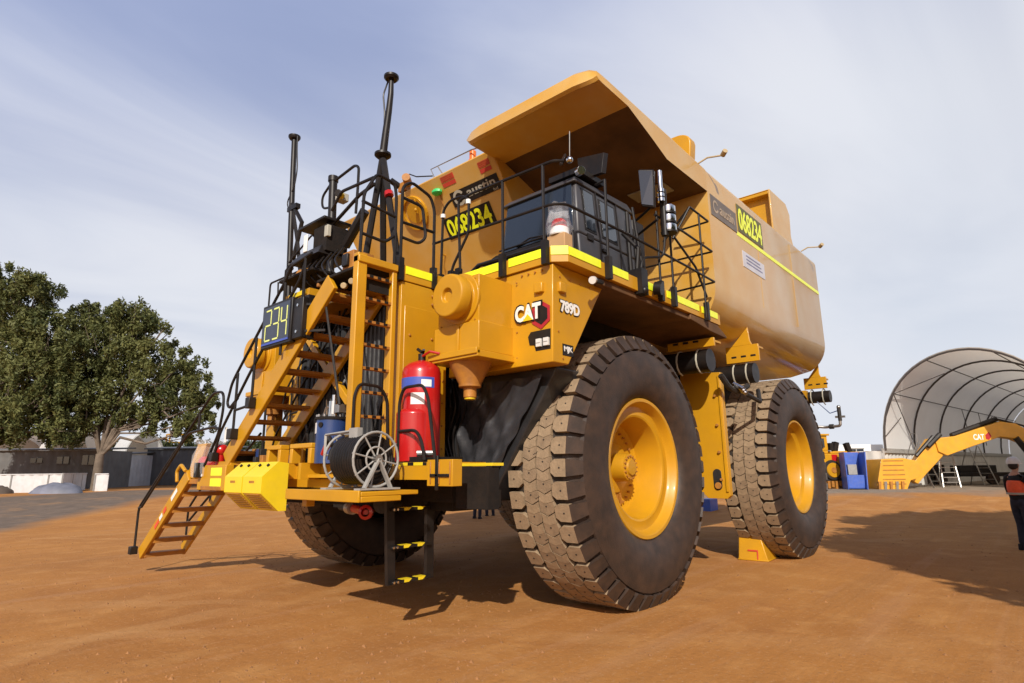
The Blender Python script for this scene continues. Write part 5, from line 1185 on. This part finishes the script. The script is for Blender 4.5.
def shed(lat0, lat1, dep, h, depth, label, wins=(), m_=CG, roofm=CG, name='shed', skew=0):
    e = empty(name, on((lat0+lat1)/2, dep)); tag(e, label, 'building'); z0 = e.location.z
    def W(l, d, z): p = site(l, d+skew*(l-lat0))-e.location; return V((p.x, p.y, z))
    m = MB(); corr(m, W(lat0,dep,-.1), W(lat1,dep,-.1), h, m_, .3, .02); corr(m, W(lat1,dep,-.1), W(lat1,dep+depth,-.1), h, m_, .3, .02); corr(m, W(lat0,dep+depth,-.1), W(lat0,dep,-.1), h, m_, .3, .02); corr(m, W(lat1,dep+depth,-.1), W(lat0,dep+depth,-.1), h, m_, .3, .02); m.build('wall', e)
    m = MB(); a = [W(lat0-.2,dep-.25,h-.1), W(lat1+.2,dep-.25,h-.1), W(lat1+.2,dep+depth+.2,h+.15), W(lat0-.2,dep+depth+.2,h+.15)]; m.hexa(a+[q+V((0,0,.12)) for q in a], roofm); m.build('roof', e, bevel=.02)
    for (l, z, ww, hh) in wins:
        m = MB(); a = [W(l-ww/2,dep-.06,z), W(l+ww/2,dep-.06,z), W(l+ww/2,dep+.0,z), W(l-ww/2,dep+.0,z)]; m.hexa(a+[q+V((0,0,hh)) for q in a], GLASS); wn = m.build('window', e)
        m = MB(); m.beam(W(l,dep-.08,z-.01), W(l,dep-.08,z+hh), .06, .05, CG); m.beam(W(l-ww/2,dep-.08,z), W(l+ww/2,dep-.08,z), .06, .05, CG); m.build('window_frame', wn)
    return e
shed(-48, -34.2, 50, 3.2, 4, 'long low grey site building with three small dark windows, behind the white fence', wins=((-39.5,2.1,1.0,.4),(-37.3,2.0,1.0,.6),(-35.2,1.9,1.0,.8)))
shed(-38.6, -35.9, 56, 3.0, 4, 'pale building end right of the gum trunk, with two small windows', wins=((-37.9,2.1,.6,.4),(-36.8,2.1,.6,.4)), m_=CW, roofm=CG)
def panel_fence(lat0, d0, lat1, d1, h, label, m_, name='corrugated_fence', cat='fence', group=None):
    p = on(lat0,d0); q = on(lat1,d1); e = empty(name, (p+q)/2); tag(e, label, cat, group); p -= e.location; q -= e.location
    m = MB(); corr(m, p+V((0,0,-.05)), q+V((0,0,-.05)), h, m_, .3, .025); m.build('sheet', e)
    m = MB(); d = (q-p)
    for k_ in range(int(d.length/2.4)+1):
        a = p+d*(k_*2.4/d.length); m.box((a.x-.04,a.y-.04,0),(a.x+.04,a.y+.04,h), GREYP)
    m.beam(p+V((0,0,h-.03)), q+V((0,0,h-.03)), .10, .06, m_); m.build('frame', e)
    return e
panel_fence(-43, 40, -30.1, 40.5, 1.22, 'white corrugated fence running to the left edge behind the tarp covered boats', CW)
panel_fence(-30.1, 40.5, -32.4, 46, 1.25, 'white corrugated fence return running back towards the gum tree', CW)
panel_fence(-29.1, 42.2, -28.3, 42.4, 1.2, 'short separate white corrugated panel right of the gum trunk', CW)
shed(-36.5, -27.9, 60, 3.6, 3, 'plain dark grey container wall right of the parked white truck', m_=CDG, roofm=CDG, name='container')
shed(-27.8, -21, 62, 3.4, 3, 'plain grey container seen behind the folding stair', m_=CDG, roofm=CDG, name='container')
def fabric_dome(lat, dep, wd, hgt, ln, label, closed=False, dirv=(.35,.94)):
    e = empty('fabric_shelter', on(lat, dep)); tag(e, label, 'shelter'); ax = RW*dirv[0]+FW*dirv[1]; ac = RW*dirv[1]-FW*dirv[0]
    m = MB(); n = 18; v = []
    for s_ in (0, ln):
        for i in range(n+1): t = math.pi*i/n; v.append(ac*(-math.cos(t)*wd/2)+V((0,0,2.4+math.sin(t)*hgt))+ax*s_)
    m.add(v, [(i,i+1,n+2+i,n+1+i) for i in range(n)], FAB); m.build('cover', e, smooth=60)
    m = MB(); m.add(v[n+1:], [tuple(range(n+1))], FABI); m.build('end_wall', e)
    m = MB(); m.tube(v[:n+1], .10, GREYP, 6); m.build('rim', e)
    m = MB(); m.beam(v[0]-V((0,0,1.2)), v[n+1]-V((0,0,1.2)), .8, 2.4, CDG); m.beam(v[n]-V((0,0,1.2)), v[-1]-V((0,0,1.2)), .8, 2.4, CDG); m.build('base', e)
    return e
fabric_dome(-50.4, 62, 7, 3.0, 6, 'white fabric dome shelter far left behind the long grey building', dirv=(-.8,.6))
fabric_dome(-43.6, 60, 4.6, 3.3, 5, 'white fabric dome with open beige end, between the two gum trees', dirv=(-.75,.66))
fabric_dome(-41.0, 67, 4.0, 3.2, 5, 'white fabric dome with open end, left of the parked white truck', dirv=(-.75,.66))
# white parked truck
e = empty('parked_truck', on(-46.9, 75)); tag(e, 'white flatbed truck parked between the pale building and the grey container wall', 'truck'); e.rotation_euler = (0,0,math.atan2(-FW.y,-FW.x)+.25)
m = MB(); m.hexa([(0,-.95,.8),(1.5,-.95,.8),(1.5,.95,.8),(0,.95,.8),(0,-.85,2.3),(1.1,-.85,2.3),(1.1,.85,2.3),(0,.85,2.3)], WHT); m.build('cab', e, bevel=.08)
m = MB(); m.hexa([(1.50,-.8,1.5),(1.52,-.8,1.5),(1.52,.8,1.5),(1.50,.8,1.5),(1.18,-.75,2.2),(1.2,-.75,2.2),(1.2,.75,2.2),(1.18,.75,2.2)], GLASS); m.build('windscreen', e)
m = MB(); m.box((-4,-1,1.0),(0,1,1.15), GREYP); m.box((-4,-1,1.15),(-3.9,1,1.9), WHT); m.box((-4,-.4,.6),(1.2,.4,.9), DARK); m.build('bed', e)
for x in (.9,-2.8):
    for y in (-.85,.85): m = MB(); m.cyl((x,y-.12,.42),(x,y+.12,.42), .42, RUB, 18); m.build('wheel', e)
# yellow lift basket far
e = empty('lift_platform', on(-46.4, 83)); e.scale = (1.3,1.3,1.55); tag(e, 'small yellow lift platform showing above the grey container fence', 'lift platform')
m = MB(); m.box((-1,-.5,0),(1,.5,1.0), YEL); m.beam((-.8,0,1),(.8,0,2.6), .2, .2, YEL); m.beam((.8,0,1),(-.8,0,2.6), .2, .2, YEL); m.build('base', e)
m = MB()
for z in (2.8,3.4,4.1):
    for a_, b_ in (((-1,-.5),(1,-.5)),((1,-.5),(1,.5)),((1,.5),(-1,.5)),((-1,.5),(-1,-.5))): m.beam((*a_,z),(*b_,z), .12, .12, YEL)
for a_ in ((-1,-.5),(1,-.5),(1,.5),(-1,.5)): m.beam((*a_,2.8),(*a_,4.1), .12, .12, YEL)
m.build('basket', e)
# tarp covered boats on the ground left
TARP = mat('blue_grey_tarp', (.17, .18, .23), .6, var=.3, scale=1.5, bump=.9, bscale=2)
def lump(name, loc, sx, sy, sz, m_, label, cat, seed, rz=0.):
    r = random.Random(seed); m = MB(); n = 18; v = []
    for i in range(6):
        t = i/5; rr = math.cos(t*1.35)*(1 if i else 1.03)
        for j in range(n): a = 2*math.pi*j/n; k = rr*(1+r.uniform(-.05,.05)); v.append((sx*k*math.cos(a), sy*k*math.sin(a), sz*math.sin(t*1.5)*(1+r.uniform(-.12,.12)) if i else 0))
    m.add(v, [(i*n+j,i*n+(j+1)%n,(i+1)*n+(j+1)%n,(i+1)*n+j) for i in range(5) for j in range(n)]+[tuple(5*n+j for j in range(n))], m_)
    o = m.build(name, smooth=50); o.location = loc; o.rotation_euler = (0,0,rz); return tag(o, label, cat)
rzv = math.atan2(RW.y, RW.x)
lump('covered_pallet', on(-28.7,38.3), 1.5, .9, .62, TARP, 'low load under a crumpled blue grey tarpaulin in front of the white fence', 'tarp', 3, rzv)
lump('tyre_stack', on(-33.0,38.6), 1.1, 1.0, .5, mat('old_rubber', (.12,.09,.07), .8), 'low flat brown tub at the left edge, beside the tarpaulin', 'tub', 4, rzv)
# far ground cover behind everything
m = MB(); r = random.Random(2); pts = [(l, 1.2+1.6*math.sin(l*.021+1)+1.0*math.sin(l*.07)+.3*r.random()) for l in range(-420, 440, 12)]
v = []
for l, h in pts:
    for d, k in ((150,0),(170,.7),(200,1.),(260,.6),(300,0)): p = site(l*1.2, d); v.append((p.x, p.y, .3+max(.3,h)*k*1.6))
m.add(v, [(i*5+j,i*5+j+1,(i+1)*5+j+1,(i+1)*5+j) for i in range(len(pts)-1) for j in range(4)], mat('far_scrub', (.07,.075,.035), .95, var=.5, scale=.12, col2=(.14,.12,.06), bump=1, bscale=1))
struct(m.build('low_hills', smooth=60))

# ------------------------------------------------------------------ right background
# open fabric shelter on container walls
D0 = 34.; fx = .6158*D0
e = empty('arched_shelter', on(fx, D0)); tag(e, 'large open ended white fabric arch shelter with dark ribs on container walls', 'shelter')
ax = (RW*.75+FW*.66).normalized(); ac = (RW*.66*1.0-FW*.75).normalized()
ac = V((ax.y, -ax.x, 0)); ac = ac if ac.dot(RW) > 0 else -ac
HB = 2.55-.5; HW = 4.15; HH = 5.25
def archp(t, s_, k=1.): return ac*(HW-math.cos(t)*HW*k)+V((0,0,HB+math.sin(t)**.9*HH*k))+ax*s_
n = 28; LN = 34
for (nm, k, m_) in (('cover', 1.0, FAB),):
    m = MB(); v = [archp(math.pi*i/n, s_, k) for s_ in [LN*q/8 for q in range(9)] for i in range(n+1)]
    m.add(v, [(s_*(n+1)+i, s_*(n+1)+i+1, (s_+1)*(n+1)+i+1, (s_+1)*(n+1)+i) for s_ in range(8) for i in range(n)], m_); m.build(nm, e, smooth=60)
for s_ in [0, 5.4, 11.0, 17.2, 23.6, 30.2]:
    m = MB(); m.tube([archp(math.pi*i/n, s_+.02, .98) for i in range(n+1)], .055, RIB, 6); m.build('rib', e)
m = MB()
for t in (.62, 1.2, 1.95, 2.55): m.tube([archp(t,0,.97), archp(t,LN,.97)], .03, RIB, 5)
for (a_, b_, s0, s1) in ((.12,.62,4.9,0),(.12,.35,0,2.5),(.62,.35,0,0),(.62,1.1,0,4.9),(.12,.62,19.6,24.5),(.62,.12,19.6,24.5),(.62,.12,14.7,19.6)): m.tube([archp(a_,s0,.97), archp(b_,s1,.97)], .025, RIB, 5)
m.beam(archp(0,0)+V((0,0,0)), archp(0,LN), .25, .25, GREYP); m.build('bracing', e)
CWI = mat('pale_container', (.62,.62,.59), .6, var=.12, scale=.8, dust=(DUSTC,.15))
for side in (0, 1):
    b0 = archp(0 if side == 0 else math.pi, 0); b0.z = 0; m = MB(); k_ = -1 if side == 0 else 1
    corr(m, b0, b0+ax*LN, HB, CWI, .3, .04); corr(m, b0+ac*k_*2.4, b0+ac*k_*2.4+ax*LN, HB, CWI, .3, .04); corr(m, b0+ac*k_*2.4, b0, HB, CWI, .3, .03)
    a_ = [b0, b0+ac*k_*2.4, b0+ac*k_*2.4+ax*LN, b0+ax*LN]; m.add([q+V((0,0,HB)) for q in a_], [(0,1,2,3)], CWI); m.build('container_wall', e)
m = MB(); m.add([archp(math.pi*i/n, LN, .99) for i in range(n+1)]+[archp(math.pi, LN)-V((0,0,HB)), archp(0, LN)-V((0,0,HB))], [tuple(range(n+3))], FAB); m.build('end_wall', e)
# white site hut left of the shelter foot with dark window
e = empty('site_hut', on(20.3,35.5)); tag(e, 'white site hut with a dark window, between the blue bin and the arch shelter', 'hut'); e.rotation_euler = (0,0,rzv)
m = MB(); m.box((-1.6,0,0),(1.55,2.4,2.45), WHT); m.build('wall', e, bevel=.03)
m = MB(); m.box((-.55,-.03,1.1),(.35,.0,2.2), GLASS); wn = m.build('window', e); m = MB(); m.box((-.6,-.05,1.04),(.4,-.03,1.1), GREYP); m.box((-.6,-.05,2.2),(.4,-.03,2.26), GREYP); m.box((-.12,-.05,1.09),(-.06,-.03,2.21), GREYP); m.build('window_frame', wn)
m = MB(); m.box((.55,-.03,.1),(1.4,.0,2.2), WHT); 
for q in range(7): m.box((.58,-.04,1.1+q*.14),(1.37,-.03,1.17+q*.14), GREYP)
m.build('roller_door', e)
# blue bin
e = empty('blue_skip', on(18.15,32.2)); e.scale = (.88,1,1); tag(e, 'tall bright blue open fronted bin left of the excavator bucket', 'bin'); e.rotation_euler = (0,0,rzv-.25)
m = MB(); m.box((-.50,.0,0),(-.45,1.0,1.95), BBLUE); m.hexa([(.44,-.3,0),(.50,-.3,0),(.50,1.0,0),(.44,1.0,0),(.60,-.1,1.95),(.66,-.1,1.95),(.66,1.0,1.95),(.60,1.0,1.95)], BBLUE); m.box((-.50,1.0,0),(.60,1.05,1.95), BBLUE); m.box((-.45,0,.05),(.45,1.0,.1), BBLUE); m.box((-.45,0,.1),(.46,.05,.75), BBLUE); m.box((-.2,.6,.75),(.3,.9,1.3), GREYP)
m.build('shell', e, bevel=.015)
m = MB(); m.hexa([(.60,.05,1.5),(.64,.05,1.5),(.64,.3,1.5),(.60,.3,1.5),(.62,.05,1.75),(.66,.05,1.75),(.66,.3,1.75),(.62,.3,1.75)], ORG); m.build('sticker', e)
# yellow machine behind the tyre
e = empty('wheel_loader', on(17.9,33.6)); tag(e, 'yellow earthmoving machine half hidden behind the rear tyre, left of the blue bin', 'loader'); e.rotation_euler = (0,0,rzv+R_(10))
m = MB(); m.box((-2.5,0,.9),(1.2,2,1.9), YEL); m.box((-2.3,.2,1.9),(-.2,1.8,2.1), YEL); m.box((.0,.3,1.9),(1.1,1.6,2.05), YEL); m.box((-.3,.1,.35),(1.3,.5,.9), DIRTY); m.build('body', e, bevel=.05)
m = MB(); m.box((-1.3,.2,2.1),(-.2,1.7,2.9), YEL); m.box((-1.1,.17,2.25),(-.4,.2,2.75), GLASS); m.box((-1.4,.1,2.9),(-.1,1.8,3.0), YEL); m.build('cab', e, bevel=.04)
m = MB(); m.lathe([(0,0),(.52,0),(.56,.08),(.56,.3),(0,.3)], (-.25,-.1,1.0), (0,1,0), 24, m=DARK); m.lathe([(0,-.05),(.38,-.05),(.42,.02),(.42,.1)], (-.25,-.1,1.0), (0,1,0), 20, m=YEL); m.lathe([(0,-.09),(.15,-.09),(.17,-.05)], (-.25,-.1,1.0), (0,1,0), 16, m=DIRTY); m.build('sprocket', e)
m = MB()
for k_ in range(16):
    t = k_/15; m.box((-2.4+3.6*t,-.15,.05+.1*math.sin(t*40)),(-2.25+3.6*t,.5,.42), DIRTY)
m.box((-2.4,0,.3),(1.2,.45,.6), DARK); m.build('track', e)
m = MB(); m.box((-.2,-.02,1.5),(.15,.0,1.85), RED); m.cyl((.7,-.05,1.6),(.7,.0,1.6), .13, LAMP, 12); m.box((-.05,.2,2.1),(.15,.8,2.5), BLKM); m.beam((.4,.5,2.05),(.55,.5,2.55), .3, .25, BLKM); m.beam((1.35,.5,2.0),(1.2,.5,2.5), .25, .25, BLKM); m.box((1.2,.2,1.8),(1.75,.9,2.0), YEL); m.build('engine_parts', e)
# excavator
ED = 33.
e = empty('excavator', on(26.0,ED)); tag(e, 'yellow excavator reaching in from the right edge with its toothed bucket on the ground', 'excavator')
el = e.location
def EP(l, z, d=0.): p = site(l, ED+d)-el; return V((p.x, p.y, z))
def lz(px, py): return (px-512-(-.0095)*0)/605.7*ED, (466.5-py)/603.*ED+H-.5
def EQ(px, py, d=0.): l, z = lz(px, py); return EP(l, z, d)
EY = mat('excavator_yellow', (.74,.36,.02), .4, var=.12, scale=2, coat=.2, dust=(DUSTC,.25))
def slab(pts, d0, d1, m_, mb):
    v = [EQ(x,y,d0) for x,y in pts]+[EQ(x,y,d1) for x,y in pts]; n = len(pts)
    mb.add(v, [tuple(range(n)), tuple(reversed(range(n,2*n)))]+[(i,i+n,(i+1)%n+n,(i+1)%n) for i in range(n)], m_)
m = MB(); slab([(872,460),(893,459),(904,461),(912,468),(906,478),(898,480),(893,489),(866,490),(865,484)], -.8, .9, EY, m)
for k_ in range(6): slab([(870+k_*0.6,484-k_*4.4),(893,484-k_*4.4),(893,483-k_*4.4),(870.5+k_*.6,483-k_*4.4)], -.815, -.80, DIRTY, m)
bk = m.build('bucket', e, bevel=.03)
for k_ in range(5):
    m = MB(); x = 864.5+k_*5.6; slab([(x+1,481),(x+3.6,481),(x+2.2,491),(x+.2,491)], -.9+k_*.0, -.75, STEEL if k_%2 else DIRTY, m); m.build('tooth', bk)
m = MB(); slab([(903,463),(912,462),(930,440),(934,440),(937,450),(945,452),(940,458),(920,476),(912,484),(905,480)], -.2, .2, EY, m); m.build('stick', e, bevel=.03)
m = MB(); slab([(934,440),(955,438),(985,429),(1002,424),(1018,426),(1040,440),(1075,470),(1066,480),(1034,449),(1015,441),(1000,439),(968,449),(944,457),(936,453)], -.3, .3, EY, m); bm_ = m.build('boom', e, bevel=.03)
c = EQ(978,439,-.31); text('CAT', 'lettering', c, RW, V((.0,0,1))+RW*-.0, .6, .32, WHTS, bm_, off=.03); m = MB(); slab([(985,437),(989,434),(991,438),(988,442),(985,441)], -.312, -.305, DKRED, m); m.build('emblem', bm_)
m = MB()
m.tube([EQ(912,457,-.35),EQ(932,438,-.35)], .10, BLK, 8); m.tube([EQ(925,448,-.35),EQ(939,436,-.35)], .13, DARK, 8); m.tube([EQ(955,437,0),EQ(1003,421,0)], .14, BLK, 8); m.tube([EQ(1003,421,0),EQ(1012,424,0)], .08, CHR, 8); m.tube([EQ(1000,421,-.2),EQ(1026,428,-.2),EQ(1040,438,-.2)], .05, BLK, 6); m.tube([EQ(1015,440,-.3),EQ(1034,470,-.3)], .15, BLK, 8); m.build('hydraulic_ram', e)
m = MB(); b0 = 33.5
m.hexa([EP(30.2,1.2,-1.4),EP(35.5,1.2,-1.4),EP(35.5,1.2,1.6),EP(30.2,1.2,1.6),EP(30.2,2.8,-1.4),EP(35.5,2.8,-1.4),EP(35.5,2.8,1.6),EP(30.2,2.8,1.6)], EY); m.build('house', e, bevel=.08)
m = MB(); m.hexa([EP(29.6,1.3,-1.6),EP(31.2,1.3,-1.6),EP(31.2,1.3,-.4),EP(29.6,1.3,-.4),EP(29.9,3.2,-1.6),EP(31.2,3.2,-1.6),EP(31.2,3.2,-.4),EP(29.9,3.2,-.4)], GLASS); m.build('cab', e, bevel=.08)
for d in (-1.6,1.2): m = MB(); m.hexa([EP(30,0,d),EP(35,0,d),EP(35,0,d+.6),EP(30,0,d+.6),EP(29.6,.9,d),EP(35.4,.9,d),EP(35.4,.9,d+.6),EP(29.6,.9,d+.6)], DARK); m.build('track', e, bevel=.15)
# step ladders in front of the shelter
def stepladder(lat, dep, h, wd, label, rz=0.):
    e = empty('platform_ladder', on(lat,dep), rzv+rz); tag(e, label, 'ladder', 'platform ladders by the shelter'); m = MB()
    for x in (-wd/2, wd/2): m.beam((x,0,0),(x*.75,h*.32,h), .05, .05, STEEL); m.beam((x,h*.75,0),(x*.75,h*.36,h), .04, .04, STEEL)
    m.build('frame', e)
    for k_ in range(6):
        t = (k_+1)/7; m = MB(); m.beam((-wd/2*(1-.25*t),h*.32*t,h*t),(wd/2*(1-.25*t),h*.32*t,h*t), .12, .03, STEEL); m.build('tread', e)
    m = MB(); m.tube([(-wd*.37,h*.36,h),(-wd*.37,h*.36,h+.5),(wd*.37,h*.36,h+.5),(wd*.37,h*.36,h)], .02, STEEL, 6); m.build('handrail', e); return e
stepladder(23.4,33.6,2.5,.9,'silver platform ladder under the excavator arm, nearest the bucket', .5); stepladder(24.6,34.2,1.9,.8,'low silver step ladder leaning right, next to the taller one', -.5); stepladder(29.4,37.5,2.4,1.0,'tall silver platform ladder in front of the dark trailer', .2)
# dark trailer under the shelter
e = empty('flat_trailer', on(28.3,39.3), rzv-.15); tag(e, 'dark low trailer loaded with gear inside the arch shelter', 'trailer')
m = MB(); m.box((-3.2,-.8,.5),(4,.8,.75), DARK); m.box((-2.8,-.6,.75),(-.6,.6,1.25), BLKM); m.box((.3,-.6,.75),(2.4,.6,1.2), DARK); m.build('deck', e, bevel=.04)
for x in (-2,-1,2,3): m = MB(); m.cyl((x,-.85,.35),(x,-.6,.35), .35, RUB, 16); m.build('wheel', e)
m = MB(); m.ball((-1.9,-.65,.95), .3, DIRTY, 10, (1.4,.3,.6)); m.build('load', e)
# blue drum stand seen under the truck
m = MB(); m.box((-.35,-.3,0),(.35,.3,.55), BBLUE); m.box((-.4,-.35,0),(.4,.35,.08), BLKM); o = m.build('blue_crate', bevel=.02); o.location = (-15.2,-2.8,0); tag(o, 'small bright blue crate on the dirt, seen beneath the truck between its tyres', 'crate')
# scrub tree behind hut
e = empty('bush', on(27.5,62)); tag(e, 'small pale bush behind the white site hut', 'bush'); leaves([((0,0,2.0),(2.2,1.6,1.4)),((1.8,0,2.4),(1.4,1,1.2))], 350, .3, 77, LEAF2, 'crown', e); m = MB(); m.cyl((0,0,-.2),(0,0,1.6), .1, BARK, 8); m.build('trunk', e)
